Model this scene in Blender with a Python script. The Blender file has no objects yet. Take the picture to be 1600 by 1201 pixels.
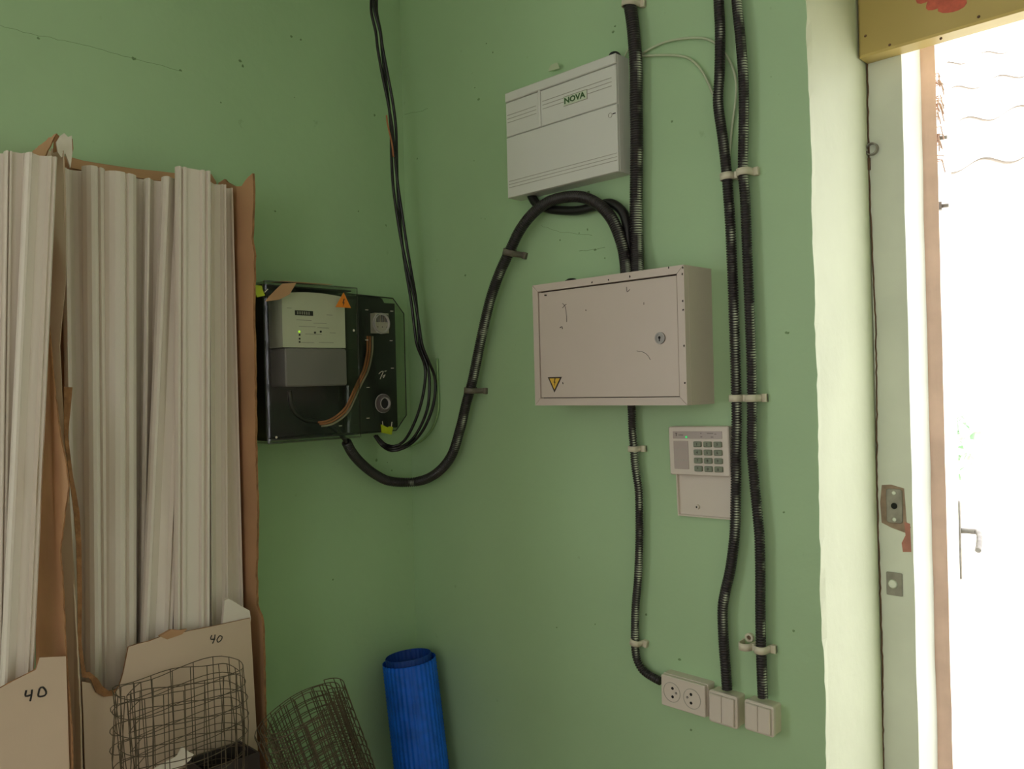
import bpy, bmesh, math, random
from mathutils import Vector, Matrix, noise
random.seed(7)
S = bpy.context.scene
COL = S.collection
# ------------------------------------------------------------------ camera, sky, light, exposure
cam_d = bpy.data.cameras.new('camera')
cam = bpy.data.objects.new('camera', cam_d); COL.objects.link(cam)
cam_d.sensor_fit = 'HORIZONTAL'; cam_d.sensor_width = 36; cam_d.lens = 29.25
cam_d.clip_start = 0.02; cam_d.clip_end = 200
_m = Matrix([[0.714247, 0.017955, 0.699663], [0.699442, 0.017583, -0.714473], [-0.02513, 0.999684, -0.0]]).to_4x4(); _m.translation = (1.8173,-1.45,1.5)
cam.matrix_world = _m
S.camera = cam
W = bpy.data.worlds.new('world'); S.world = W; W.use_nodes = True
bg = W.node_tree.nodes['Background']; bg.inputs[0].default_value = (.97, .96, 1.0, 1); bg.inputs[1].default_value = 1.0
sun_d = bpy.data.lights.new('sun', 'SUN'); sun_d.energy = 2.5; sun_d.angle = .01; sun_d.color = (1, .95, .86)
sun = bpy.data.objects.new('sun', sun_d); COL.objects.link(sun)
sun.rotation_euler = Vector((-.35, .55, -.95)).to_track_quat('-Z', 'Y').to_euler(); sun.location = (2, -3, 8)
def portal(name, loc, rot, sx, sy):
    d = bpy.data.lights.new(name, 'AREA'); d.shape = 'RECTANGLE'; d.size = sx; d.size_y = sy
    d.cycles.is_portal = True
    o = bpy.data.objects.new(name, d); COL.objects.link(o); o.location = loc; o.rotation_euler = rot
portal('door_portal', (1.62, .45, 1.2), (math.radians(-90), 0, 0), 1.0, 2.5)
portal('window_portal', (-.27, -2.525, 1.6), (0, math.radians(-90), 0), 1.6, 1.85)
portal('fill_window_portal', (2.6, -4.27, 1.6), (math.radians(90), 0, 0), 1.2, 1.6)  # samples sky through the added back-wall fill window
S.view_settings.view_transform = 'Standard'; S.view_settings.look = 'None'
S.view_settings.gamma = 1; S.view_settings.use_curve_mapping = False
S.view_settings.exposure = 1.82
S.cycles.use_denoising = True
S.cycles.max_bounces = 10; S.cycles.diffuse_bounces = 6; S.cycles.transparent_max_bounces = 16
# ------------------------------------------------------------------ materials
def srgb(r, g, b):
    return tuple(((c/255)/12.92 if c/255 <= .04045 else ((c/255+.055)/1.055)**2.4) for c in (r, g, b)) + (1,)
MATS = {}
def mat(name, col, rough=.5, metal=0., var=.0, vscale=8., bump=0., bscale=60., spec=.5, stripes=None, emit=None, detail=4.):
    m = bpy.data.materials.new(name); m.use_nodes = True; nt = m.node_tree; N = nt.nodes; Lk = nt.links
    b = N['Principled BSDF']; b.inputs['Roughness'].default_value = rough; b.inputs['Metallic'].default_value = metal
    b.inputs['Specular IOR Level'].default_value = spec
    c = srgb(*col); b.inputs['Base Color'].default_value = c
    tc = N.new('ShaderNodeTexCoord')
    if var:
        n = N.new('ShaderNodeTexNoise'); n.inputs['Scale'].default_value = vscale; n.inputs['Detail'].default_value = detail
        Lk.new(tc.outputs['Object'], n.inputs['Vector'])
        r = N.new('ShaderNodeValToRGB'); r.color_ramp.elements[0].position = .3; r.color_ramp.elements[1].position = .7
        r.color_ramp.elements[0].color = tuple(x*(1-var) for x in c[:3])+(1,)
        r.color_ramp.elements[1].color = tuple(min(1, x*(1+var)) for x in c[:3])+(1,)
        Lk.new(n.outputs['Fac'], r.inputs['Fac']); Lk.new(r.outputs['Color'], b.inputs['Base Color'])
    if bump:
        n2 = N.new('ShaderNodeTexNoise'); n2.inputs['Scale'].default_value = bscale; n2.inputs['Detail'].default_value = 5
        bp = N.new('ShaderNodeBump'); bp.inputs['Strength'].default_value = bump; bp.inputs['Distance'].default_value = .004
        src = tc.outputs['Object']
        if stripes:
            mp = N.new('ShaderNodeMapping'); mp.inputs['Scale'].default_value = stripes
            Lk.new(src, mp.inputs['Vector']); src = mp.outputs['Vector']
        Lk.new(src, n2.inputs['Vector']); Lk.new(n2.outputs['Fac'], bp.inputs['Height']); Lk.new(bp.outputs['Normal'], b.inputs['Normal'])
    if emit:
        b.inputs['Emission Color'].default_value = srgb(*emit[0]); b.inputs['Emission Strength'].default_value = emit[1]
    MATS[name] = m
    return m
def wall_material(name, col, grime):
    m = mat(name, col, rough=.55, var=.05, vscale=2.2, bump=.22, bscale=35)
    nt = m.node_tree; N = nt.nodes; Lk = nt.links; b = N['Principled BSDF']
    ramp = [n for n in N if n.type == 'VALTORGB'][0]; tc = [n for n in N if n.type == 'TEX_COORD'][0]
    n = N.new('ShaderNodeTexNoise'); n.inputs['Scale'].default_value = 26; n.inputs['Detail'].default_value = 6
    Lk.new(tc.outputs['Object'], n.inputs['Vector'])
    r2 = N.new('ShaderNodeValToRGB'); r2.color_ramp.elements[0].position = .70; r2.color_ramp.elements[1].position = .78
    r2.color_ramp.elements[0].color = (0, 0, 0, 1); r2.color_ramp.elements[1].color = (1, 1, 1, 1)
    Lk.new(n.outputs['Fac'], r2.inputs['Fac'])
    mx = N.new('ShaderNodeMix'); mx.data_type = 'RGBA'; mx.inputs['B'].default_value = srgb(*grime)
    mu = N.new('ShaderNodeMath'); mu.operation = 'MULTIPLY'; mu.inputs[1].default_value = .5
    Lk.new(r2.outputs['Color'], mu.inputs[0]); Lk.new(mu.outputs[0], mx.inputs['Factor'])
    Lk.new(ramp.outputs['Color'], mx.inputs['A']); Lk.new(mx.outputs['Result'], b.inputs['Base Color'])
    # broad trowel waves
    w = N.new('ShaderNodeTexNoise'); w.inputs['Scale'].default_value = 5; w.inputs['Detail'].default_value = 2
    Lk.new(tc.outputs['Object'], w.inputs['Vector'])
    bp = [n for n in N if n.type == 'BUMP'][0]
    bp2 = N.new('ShaderNodeBump'); bp2.inputs['Strength'].default_value = .25; bp2.inputs['Distance'].default_value = .02
    Lk.new(w.outputs['Fac'], bp2.inputs['Height']); Lk.new(bp.outputs['Normal'], bp2.inputs['Normal']); Lk.new(bp2.outputs['Normal'], b.inputs['Normal'])
    return m
M_wall = wall_material('green_wall_paint', (169, 201, 155), (128, 160, 108))
M_chip = mat('chipped_green_paint', (116, 146, 100), .7, var=.2, vscale=90)
M_reveal = mat('pale_reveal_paint', (209, 215, 186), .6, var=.05, vscale=5, bump=.3, bscale=30)
M_frame = mat('pale_frame_paint', (226, 231, 218), .5, var=.1, vscale=4, bump=.1, bscale=25)
M_ceil = mat('whitewash', (225, 225, 215), .9, var=.03)
M_floor = mat('floor_boards', (140, 112, 84), .6, var=.15, vscale=6)
M_wood = mat('raw_wood', (232, 198, 180), .7, var=.15, vscale=10, bump=.5, bscale=40, stripes=(1, 1, .06))
M_bare = mat('bare_brown_wood', (158, 136, 118), .8, var=.25, vscale=40)
M_red = mat('red_primer', (186, 126, 112), .7, var=.15, vscale=40)
M_board = mat('ochre_board_paint', (196, 172, 104), .35, var=.05, vscale=3, bump=.08, bscale=20)
M_flower = mat('red_flower_print', (206, 98, 74), .45, var=.2, vscale=60)
M_whitep = mat('white_gloss_paint', (235, 235, 230), .4, var=.03)
M_grey_metal = mat('dull_steel', (150, 145, 138), .45, .6, var=.2, vscale=50)
M_dark = mat('dark_hole', (16, 15, 14), .8, var=.2)
M_black = mat('black_plastic', (26, 23, 23), .38, var=.15, vscale=30)
M_cable = mat('black_cable_sheath', (20, 17, 17), .3, var=.2, vscale=40)
M_white = mat('white_plastic', (214, 204, 190), .42, var=.02, vscale=6, bump=.03, bscale=200)
M_nova = mat('ivory_abs_plastic', (219, 219, 211), .45, var=.015, vscale=5, bump=.03, bscale=250)
M_line = mat('shadow_grey_groove', (168, 164, 150), .6, var=.05)
M_metalbox = mat('grey_pink_enamel', (204, 190, 178), .42, var=.03, vscale=4, bump=.04, bscale=160)
M_scratch = mat('dark_scratch', (58, 46, 42), .7, var=.2)
M_gap = mat('dark_gap_line', (60, 46, 38), .8, var=.2)
M_clip = mat('cream_clip_plastic', (214, 208, 184), .5, var=.05, vscale=40)
M_clipd = mat('grey_clip_plastic', (112, 106, 92), .5, var=.25, vscale=60)
M_wire = mat('painted_thin_wire', (188, 200, 166), .45, var=.06, vscale=30)
M_gwire = mat('green_painted_wire', (140, 176, 118), .5, var=.06, vscale=30)
M_poly = mat('white_foam_moulding', (226, 216, 203), .5, var=.02, vscale=4, bump=.05, bscale=30, stripes=(1, 1, .03))
M_cb = mat('brown_cardboard', (188, 146, 108), .85, var=.12, vscale=7, bump=.25, bscale=50, stripes=(1, 1, .12))
M_cbw = mat('white_cardboard', (206, 184, 160), .8, var=.05, vscale=4, bump=.15, bscale=40, stripes=(1, 1, .1))
M_tear = mat('torn_cardboard_ply', (150, 108, 70), .9, var=.3, vscale=60, bump=.5, bscale=150)
M_paper = mat('white_paper', (222, 214, 198), .85, var=.06, vscale=30, bump=.3, bscale=90)
M_ink = mat('black_marker_ink', (30, 26, 28), .6, var=.1)
M_mesh = mat('dark_galvanised_wire', (96, 84, 66), .6, .25, var=.25, vscale=20)
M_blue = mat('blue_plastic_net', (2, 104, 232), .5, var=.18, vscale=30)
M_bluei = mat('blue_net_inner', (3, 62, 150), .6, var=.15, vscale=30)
M_meterf = mat('meter_face', (226, 226, 204), .5, var=.03)
M_meterg = mat('meter_terminal_cover', (136, 130, 130), .5, var=.05)
M_dbox = mat('dark_grey_carton', (62, 54, 50), .8, var=.15, vscale=12)
M_ringo = mat('pale_grey_rim', (190, 186, 182), .3, var=.08, vscale=30)
M_funnel = mat('grey_mauve_plastic', (104, 94, 94), .35, var=.1, vscale=20)
M_panel = mat('black_mounting_panel', (30, 30, 29), .55, var=.2, vscale=12)
M_copper = mat('orange_wire_insulation', (178, 112, 70), .5, var=.1, vscale=30)
M_pale_ins = mat('pale_wire_insulation', (150, 140, 118), .5, var=.1, vscale=30)
M_warn = mat('orange_warning_sticker', (232, 134, 34), .5, var=.04)
M_yellow = mat('yellow_warning_sticker', (222, 178, 60), .5, var=.04)
M_seal = mat('yellow_green_seal', (176, 190, 32), .4, var=.1, vscale=60)
M_key = mat('grey_green_keys', (128, 136, 116), .55, var=.05)
M_window = mat('keypad_grey_window', (172, 158, 148), .3, var=.05)
M_logo = mat('green_logo_ink', (52, 92, 40), .5, var=.08, vscale=60)
M_pale_label = mat('pale_green_label', (204, 214, 190), .45, var=.03)
M_led = mat('green_led', (60, 220, 120), .3, emit=((60, 240, 130), .12))
M_ledy = mat('yellow_green_led', (190, 240, 60), .3, emit=((190, 250, 60), .2))
M_rust = mat('rusty_brown', (110, 84, 62), .8, var=.3, vscale=50)
M_bush = mat('bush_leaves', (205, 226, 205), .6, var=.3, vscale=8)
M_slate = mat('pale_roof_slate', (205, 200, 192), .8, var=.06, vscale=3)
M_ground = mat('pale_concrete', (205, 200, 190), .9, var=.06, vscale=2)
def conduit_material():
    m = mat('black_corrugated_conduit', (44, 39, 39), .32, var=.2, vscale=40)
    nt = m.node_tree; N = nt.nodes; Lk = nt.links; b = N['Principled BSDF']
    ramp = [n for n in N if n.type == 'VALTORGB'][0]
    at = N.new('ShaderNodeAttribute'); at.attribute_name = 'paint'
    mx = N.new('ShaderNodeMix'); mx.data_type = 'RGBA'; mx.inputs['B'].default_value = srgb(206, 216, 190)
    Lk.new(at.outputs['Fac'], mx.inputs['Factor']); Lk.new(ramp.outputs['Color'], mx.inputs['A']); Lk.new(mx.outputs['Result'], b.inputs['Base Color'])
    return m
M_conduit = conduit_material()
def clear_material(name, tint, refl):
    m = bpy.data.materials.new(name); m.use_nodes = True; nt = m.node_tree; N = nt.nodes; Lk = nt.links
    N.remove(N['Principled BSDF']); out = [n for n in N if n.type == 'OUTPUT_MATERIAL'][0]
    t = N.new('ShaderNodeBsdfTransparent'); t.inputs[0].default_value = tint
    g = N.new('ShaderNodeBsdfGlossy'); g.inputs['Roughness'].default_value = .12; g.inputs[0].default_value = (1, 1, 1, 1)
    lw = N.new('ShaderNodeLayerWeight'); pw = N.new('ShaderNodeMath'); pw.operation = 'POWER'; pw.inputs[1].default_value = 4; Lk.new(lw.outputs['Facing'], pw.inputs[0]); f = N.new('ShaderNodeMath'); f.operation = 'MULTIPLY_ADD'; f.inputs[1].default_value = refl; f.inputs[2].default_value = .04; Lk.new(pw.outputs[0], f.inputs[0])
    n = N.new('ShaderNodeTexNoise'); n.inputs['Scale'].default_value = 14
    bp = N.new('ShaderNodeBump'); bp.inputs['Strength'].default_value = .12; bp.inputs['Distance'].default_value = .004
    Lk.new(n.outputs['Fac'], bp.inputs['Height']); Lk.new(bp.outputs['Normal'], g.inputs['Normal'])
    x = N.new('ShaderNodeMixShader'); Lk.new(f.outputs[0], x.inputs[0]); Lk.new(t.outputs[0], x.inputs[1]); Lk.new(g.outputs[0], x.inputs[2])
    Lk.new(x.outputs[0], out.inputs[0]); return m
M_clear = clear_material('smoky_clear_cover', (.84, .86, .82, 1), .6)
M_ring = clear_material('clear_plastic_ring', (.7, .68, .68, 1), .8)
# ------------------------------------------------------------------ mesh helpers
ID = lambda p: p
FR = lambda p: (p[0], -p[2], p[1])        # right wall frame: along wall, up, out of wall
FL = lambda p: (p[2], p[0], p[1])         # left wall frame: along wall towards the corner, up, out of wall
def smooth_path(pts, step=.01, closed=False):
    P = [Vector(p) for p in pts]; out = []
    for i in range(len(P)-1):
        p0 = P[max(i-1, 0)]; p1 = P[i]; p2 = P[i+1]; p3 = P[min(i+2, len(P)-1)]
        n = max(1, int((p2-p1).length/step+.5))
        for k in range(n):
            t = k/n
            out.append(.5*((2*p1)+(p2-p0)*t+(2*p0-5*p1+4*p2-p3)*t*t+(3*p1-p0-3*p2+p3)*t**3))
    out.append(P[-1]); return out
class MB:
    def __init__(s, fr=ID): s.v = []; s.f = []; s.mi = []; s.sm = []; s.fr = fr; s.paint = None
    def addv(s, p): s.v.append(Vector(s.fr(p))); return len(s.v)-1
    def face(s, idx, mi=0, sm=False): s.f.append(tuple(idx)); s.mi.append(mi); s.sm.append(sm)
    def box(s, u0, u1, v0, v1, w0, w1, mi=0, ch=0.):
        if ch:
            return s.prism_c([(u0, v0), (u1, v0), (u1, v1), (u0, v1)], w0, w1, ch, mi)
        k = [s.addv((u, v, w)) for w in (w0, w1) for v in (v0, v1) for u in (u0, u1)]
        for q in ((0, 2, 3, 1), (4, 5, 7, 6), (0, 1, 5, 4), (2, 6, 7, 3), (0, 4, 6, 2), (1, 3, 7, 5)): s.face([k[i] for i in q], mi)
    def rbox(s, u0, u1, v0, v1, w0, w1, r=.004, ch=.0015, mi=0):
        pts = []
        for cx, cy, a0 in ((u1-r, v0+r, -90), (u1-r, v1-r, 0), (u0+r, v1-r, 90), (u0+r, v0+r, 180)):
            for k in range(5): a = math.radians(a0+k*22.5); pts.append((cx+r*math.cos(a), cy+r*math.sin(a)))
        s.prism_c(pts, w0, w1, ch, mi)
    def prism_c(s, poly, w0, w1, ch, mi=0):
        # prism with a chamfered front rim (poly counter-clockwise seen from +w)
        n = len(poly); cx = sum(p[0] for p in poly)/n; cy = sum(p[1] for p in poly)/n
        hw = max(abs(p[0]-cx) for p in poly); hh = max(abs(p[1]-cy) for p in poly)
        ins = [(cx+(p[0]-cx)*(1-ch/hw), cy+(p[1]-cy)*(1-ch/hh)) for p in poly]
        a = [s.addv((p[0], p[1], w0)) for p in poly]; b = [s.addv((p[0], p[1], w1-ch)) for p in poly]; c = [s.addv((p[0], p[1], w1)) for p in ins]
        s.face(a[::-1], mi); s.face(c, mi)
        for i in range(n):
            j = (i+1) % n; s.face((a[i], a[j], b[j], b[i]), mi); s.face((b[i], b[j], c[j], c[i]), mi)
    def prism(s, poly, w0, w1, mi=0, mi_front=None, mi_side=None):
        a = [s.addv((p[0], p[1], w0)) for p in poly]; b = [s.addv((p[0], p[1], w1)) for p in poly]; n = len(poly)
        s.face(a[::-1], mi); s.face(b, mi if mi_front is None else mi_front)
        for i in range(n):
            j = (i+1) % n; s.face((a[i], a[j], b[j], b[i]), mi if mi_side is None else mi_side)
    def sheet(s, pts, nrm, th, mi=0, mi_front=None, mi_side=None):
        # thin plate through 3D points, thickness along nrm
        nrm = Vector(nrm).normalized()*th; n = len(pts)
        a = [s.addv(p) for p in pts]; b = [s.addv(tuple(Vector(p)+nrm)) for p in pts]
        s.face(a[::-1], mi); s.face(b, mi if mi_front is None else mi_front)
        for i in range(n):
            j = (i+1) % n; s.face((a[i], a[j], b[j], b[i]), mi if mi_side is None else mi_side)
    def tube(s, pts, r, seg=8, mi=0, caps=True, radii=None, paintfn=None):
        P = [Vector(p) for p in pts]; n = len(P); ring = []
        ref = Vector((.31, .87, .39)); prev = None
        for i in range(n):
            t = (P[min(i+1, n-1)]-P[max(i-1, 0)])
            if t.length < 1e-9: t = Vector((0, 0, 1))
            t.normalize()
            if prev is None: a = t.cross(ref).normalized()
            else: a = (prev-t*prev.dot(t)).normalized()
            prev = a; b = t.cross(a); rr = radii[i] if radii else r; k = []
            for q in range(seg):
                th = 2*math.pi*q/seg; d = a*math.cos(th)+b*math.sin(th); k.append(s.addv(tuple(P[i]+d*rr)))
                if paintfn is not None: s.paint.append(paintfn(i, d))
            ring.append(k)
        for i in range(n-1):
            for q in range(seg):
                p = (q+1) % seg; s.face((ring[i][q], ring[i][p], ring[i+1][p], ring[i+1][q]), mi, True)
        if caps: s.face(ring[0][::-1], mi); s.face(ring[-1], mi)
    def disc(s, c, r, w0, w1, seg=20, mi=0, r_top=None):
        rt = r if r_top is None else r_top
        a = [s.addv((c[0]+r*math.cos(2*math.pi*i/seg), c[1]+r*math.sin(2*math.pi*i/seg), w0)) for i in range(seg)]
        b = [s.addv((c[0]+rt*math.cos(2*math.pi*i/seg), c[1]+rt*math.sin(2*math.pi*i/seg), w1)) for i in range(seg)]
        s.face(a[::-1], mi); s.face(b, mi)
        for i in range(seg): j = (i+1) % seg; s.face((a[i], a[j], b[j], b[i]), mi, True)
    def ring(s, c, ro, ri, w0, w1, seg=28, mi=0):
        k = []
        for r, w in ((ri, w0), (ro, w0), (ro, w1), (ri, w1)):
            k.append([s.addv((c[0]+r*math.cos(2*math.pi*i/seg), c[1]+r*math.sin(2*math.pi*i/seg), w)) for i in range(seg)])
        for q in range(4):
            A = k[q]; B = k[(q+1) % 4]
            for i in range(seg): j = (i+1) % seg; s.face((A[i], A[j], B[j], B[i]), mi, False)
    def build(s, name, mats, parent=None, at=None):
        me = bpy.data.meshes.new(name)
        if parent is None:
            if at is None:
                n = len(s.v); zs = min(v.z for v in s.v)
                at = Vector(((min(v.x for v in s.v)+max(v.x for v in s.v))/2, (min(v.y for v in s.v)+max(v.y for v in s.v))/2, zs))
            org = Vector(at)
        else: org = Vector(parent['_o'])
        me.from_pydata([v-org for v in s.v], [], s.f)
        for m in (mats if isinstance(mats, (list, tuple)) else [mats]): me.materials.append(m)
        me.polygons.foreach_set('material_index', s.mi); me.polygons.foreach_set('use_smooth', s.sm)
        if s.paint is not None:
            at_ = me.attributes.new('paint', 'FLOAT', 'POINT'); at_.data.foreach_set('value', s.paint)
        me.update(); me.validate()
        bm = bmesh.new(); bm.from_mesh(me); bmesh.ops.recalc_face_normals(bm, faces=bm.faces); bm.to_mesh(me); bm.free()
        o = bpy.data.objects.new(name, me); COL.objects.link(o); o['_o'] = tuple(org)
        if parent is not None: o.parent = parent
        else: o.location = org
        return o
def tag(o, label, cat, group=None, kind=None):
    o['label'] = label; o['category'] = cat
    if group: o['group'] = group
    if kind: o['kind'] = kind
    return o
def thing(name, at, label, cat, group=None):
    o = bpy.data.objects.new(name, None); COL.objects.link(o); o.location = at; o['_o'] = tuple(at); o.empty_display_size = .02
    return tag(o, label, cat, group)
def struct(o): o['kind'] = 'structure'; return o
def text_mesh(name, txt, fr, u, v, w, size, m, parent, rot=0., bold=0., sx=1.):
    c = bpy.data.curves.new('lettering', 'FONT'); c.body = txt; c.size = size; c.align_x = 'CENTER'; c.align_y = 'CENTER'
    c.extrude = .0003; c.offset = bold; c.resolution_u = 2
    t = bpy.data.objects.new('lettering_source', c); COL.objects.link(t)
    dg = bpy.context.evaluated_depsgraph_get(); me = t.evaluated_get(dg).to_mesh()
    b = MB(fr); cr, sr = math.cos(rot), math.sin(rot)
    for q in me.vertices: b.addv((u+(q.co.x*sx*cr-q.co.y*sr), v+(q.co.x*sx*sr+q.co.y*cr), w+q.co.z))
    for p in me.polygons: b.face(list(p.vertices))
    t.evaluated_get(dg).to_mesh_clear(); bpy.data.objects.remove(t); bpy.data.curves.remove(c)
    return b.build(name, m, parent)
# ------------------------------------------------------------------ room shell
XE = 1.162      # wall edge at the doorway
REV = .266      # depth of the reveal
XR = 2.02       # other side of the doorway
b = MB(); b.box(-.3, 3.4, -4.0, .36, -.12, 0); struct(b.build('floor', M_floor))
b = MB(); b.box(-.3, 3.4, -4.0, .36, 2.75, 2.9); struct(b.build('ceiling', M_ceil))
# right wall with the uneven plaster edge at the doorway
b = MB(FR); N_ = 150; fe = []; fi = []; fm = []
for i in range(N_+1):
    z = 2.75*i/N_
    j = .0045*noise.noise(Vector((z*5, 3.1, 0)))+.0025*noise.noise(Vector((z*31, 7.7, 0)))+.0016*noise.noise(Vector((z*90, 1.7, 0)))
    fe.append(b.addv((XE+j, z, 0))); fm.append(b.addv((XE, z, -.018))); fi.append(b.addv((XE, z, -REV-.1)))
c0 = b.addv((-.25, 0, 0)); c1 = b.addv((-.25, 2.75, 0)); d0 = b.addv((-.25, 0, -.366)); d1 = b.addv((-.25, 2.75, -.366))
mid = [b.addv((XE-.02, 2.75*i/N_, 0)) for i in range(N_+1)]
b.face([c0]+[mid[0], mid[-1], c1])
for i in range(N_):
    b.face((mid[i], fe[i], fe[i+1], mid[i+1])); b.face((fe[i], fm[i], fm[i+1], fe[i+1]), 1); b.face((fm[i], fi[i], fi[i+1], fm[i+1]), 1)
b.face((d1, d0, fi[0], fi[-1]))
b.face((c0, c1, d1, d0)); b.face((c1, mid[-1], fe[-1], fm[-1], fi[-1], d1)); b.face((c0, d0, fi[0], fm[0], fe[0], mid[0]))
b.box(XR, 3.4, 0, 2.75, -.366, 0); b.box(XE, XR, 2.5, 2.75, -.366, 0)
wall_right = struct(b.build('wall_right', [M_wall, M_reveal], at=(0, 0, 0)))
b = MB(FL)
WY0, WY1, WZ0, WZ1 = -3.45, -1.6, .8, 2.4
b.box(-4.0, WY0, 0, 2.75, -.25, 0); b.box(WY1, 0, 0, 2.75, -.25, 0)
b.box(WY0, WY1, 0, WZ0, -.25, 0); b.box(WY0, WY1, WZ1, 2.75, -.25, 0)
wall_left = struct(b.build('wall_left', M_wall, at=(0, 0, 0)))
b = MB(); b.box(-.25, 2.0, -4.25, -4.0, 0, 2.75); b.box(3.2, 3.4, -4.25, -4.0, 0, 2.75); b.box(2.0, 3.2, -4.25, -4.0, 0, .8); b.box(2.0, 3.2, -4.25, -4.0, 2.4, 2.75); struct(b.build('wall_back', M_ceil))
b = MB(); b.box(2.0, 2.05, -4.2, -4.13, .8, 2.4); b.box(3.15, 3.2, -4.2, -4.13, .8, 2.4); b.box(2.05, 3.15, -4.2, -4.13, .8, .85); b.box(2.05, 3.15, -4.2, -4.13, 2.35, 2.4); b.box(2.58, 2.62, -4.19, -4.14, .85, 2.35); struct(b.build('added_fill_window', M_whitep))  # window added in the unseen back wall for more room light
b = MB(); b.box(3.4, 3.65, -4.25, .366, 0, 2.75); struct(b.build('wall_side', M_ceil))
b = MB(FL)
b.box(WY0, WY0+.05, WZ0, WZ1, -.2, -.13); b.box(WY1-.05, WY1, WZ0, WZ1, -.2, -.13)
b.box(WY0+.05, WY1-.05, WZ0, WZ0+.05, -.2, -.13); b.box(WY0+.05, WY1-.05, WZ1-.05, WZ1, -.2, -.13); b.box(-2.54, -2.5, WZ0+.05, WZ1-.05, -.19, -.14)
struct(b.build('window_1', M_whitep))
# paint chips and dents on the plaster
def chip(fr, u, v, r, parent, seed):
    rnd = random.Random(seed); b = MB(fr); n = 9
    asp = rnd.uniform(.5, 1.5)
    pts = [(u+r*asp*rnd.uniform(.5, 1.1)*math.cos(2*math.pi*i/n), v+r*rnd.uniform(.5, 1.1)*math.sin(2*math.pi*i/n)) for i in range(n)]
    b.prism(pts, 0.0, .0006); return b.build('paint_chip', M_chip, parent)
for i, (u, v, w) in enumerate([(-0.4834,2.2788,0),(-0.4772,2.2683,0),(-0.3448,2.3752,0),(-0.3401,2.2256,0),(-0.0679,1.9403,0),(-0.7295,2.2189,0),(-0.6275,2.2199,0),(-0.0835,1.2985,0),(-0.0692,1.2747,0),(-0.1193,1.3066,0),(-0.3178,2.3748,0),(-0.534,2.1693,0),(-0.9147,2.2111,0),(-0.0971,2.233,0),(-0.1569,1.9668,0),(-0.401,1.9348,0),(-0.2641,1.0153,0)]):
    chip(FL, u, v, (.0035, .005, .003, .0022)[i % 4], wall_left, i)
for i, (u, v, w) in enumerate([(0.0578,2.121,0),(0.338,2.3496,0),(0.3598,2.3209,0),(0.2924,2.2519,0),(0.3054,2.2194,0),(0.7352,2.2659,0),(0.7297,2.2552,0),(0.2833,2.0693,0),(0.6452,1.8419,0),(0.621,1.8368,0),(0.6655,1.7935,0),(0.6917,1.7718,0),(0.2391,1.7836,0),(0.3177,1.9162,0),(-0.0079,0.9564,0),(0.8761,1.3617,0),(0.8588,0.9277,0),(0.9771,1.9713,0),(0.7786,1.0055,0),(0.5236,0.9309,0),(0.8821,0.7896,0),(0.6388,0.9595,0),(0.8728,2.0274,0),(1.0906,2.0586,0),(1.1094,1.5821,0),(1.0943,1.2508,0),(1.1073,1.0338,0),(0.3038,1.92,0),(0.6515,1.9236,0),(0.5634,1.829,0)]):
    chip(FR, u, v, (.0035, .0022, .003, .0018)[i % 4], wall_right, 100+i)
def crack(fr, pts, parent, seed, r=.0004, m=M_chip):
    rnd = random.Random(seed); P = smooth_path(pts, .012)
    b = MB(fr); b.tube([p+Vector((rnd.uniform(-.001, .001), rnd.uniform(-.0015, .0015), 0)) for p in P], r, 5); b.build('crack', m, parent)
crack(FL, [(-0.9816,2.2171,0),(-0.9146,2.2175,0),(-0.8186,2.222,0),(-0.7295,2.2189,0),(-0.6732,2.2196,0),(-0.6275,2.2184,0)], wall_left, 1)
crack(FR, [(0.5051,1.8717,0),(0.5641,1.848,0),(0.6209,1.8354,0),(0.6575,1.8258,0)], wall_right, 2)
crack(FR, [(0.6197,1.7966,0),(0.6565,1.7947,0),(0.6924,1.7956,0)], wall_right, 3)
crack(FR, [(0.0073,2.2555,0),(0.071,2.2468,0),(0.1061,2.245,0)], wall_right, 4)
# ------------------------------------------------------------------ doorway
trim = struct(bpy.data.objects.new('trim_1', None)); COL.objects.link(trim); trim.location = (XE, REV, 0); trim['_o'] = (XE, REV, 0)
b = MB(FR); N_ = 44; L0 = []; L1 = []
poly = []
for i in range(N_+1):
    z = 2.5*i/N_; poly.append((1.2305+.0016*noise.noise(Vector((z*8, 1, 2)))+.001*noise.noise(Vector((z*25, 4, 2))), z))
poly = [(XE+.002, 0)]+poly+[(XE+.002, 2.5)]
b.prism(poly, -.375, -REV, 0); b.build('frame_post', [M_frame], trim)
b = MB(FR); b.box(XR-.07, XR-.002, 0, 2.5, -.375, -REV); b.build('frame_post', M_frame, trim)
b = MB(FR); b.box(1.24, XR-.075, 2.2, 2.27, -.375, -REV); b.build('frame_head', M_frame, trim)
# crack line between reveal and frame
crack(FR, [(XE+.003+.0035*math.sin(z*7)*math.sin(z*3), z, -REV+.0005) for z in [0.02+.1*k for k in range(23)]], trim, 9, .0016, M_rust)
u, v = (1.1656,0.256,1.9553)[0::2]; b = MB(FR); b.ring((u+.006, v), .0125, .0100, -REV, -REV+.010); o = b.build('ring_eye', M_grey_metal, trim)
b = MB(FR); u, v = (1.1627,0.262,1.935)[0::2]; b.box(u-.006, u+.004, v-.02, v+.004, -REV, -REV+.004); b.build('eye_shank', M_rust, trim)
u, v = (1.1968,0.266,1.2389)[0::2]
b = MB(FR); b.prism([(u-.026, v-.036), (u-.008, v-.044), (u+.02, v-.052), (u+.03, v-.04), (u+.022, v-.03), (u+.019, v+.036), (u-.006, v+.042), (u-.024, v+.04), (u-.028, v+.005)], -REV, -REV+.0006); b.build('bare_patch', M_bare, trim)
b = MB(FR); b.rbox(u-.0155, u+.0155, v-.034, v+.034, -REV, -REV+.003, .005, .001); sp = b.build('strike_plate', M_grey_metal, trim)
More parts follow.
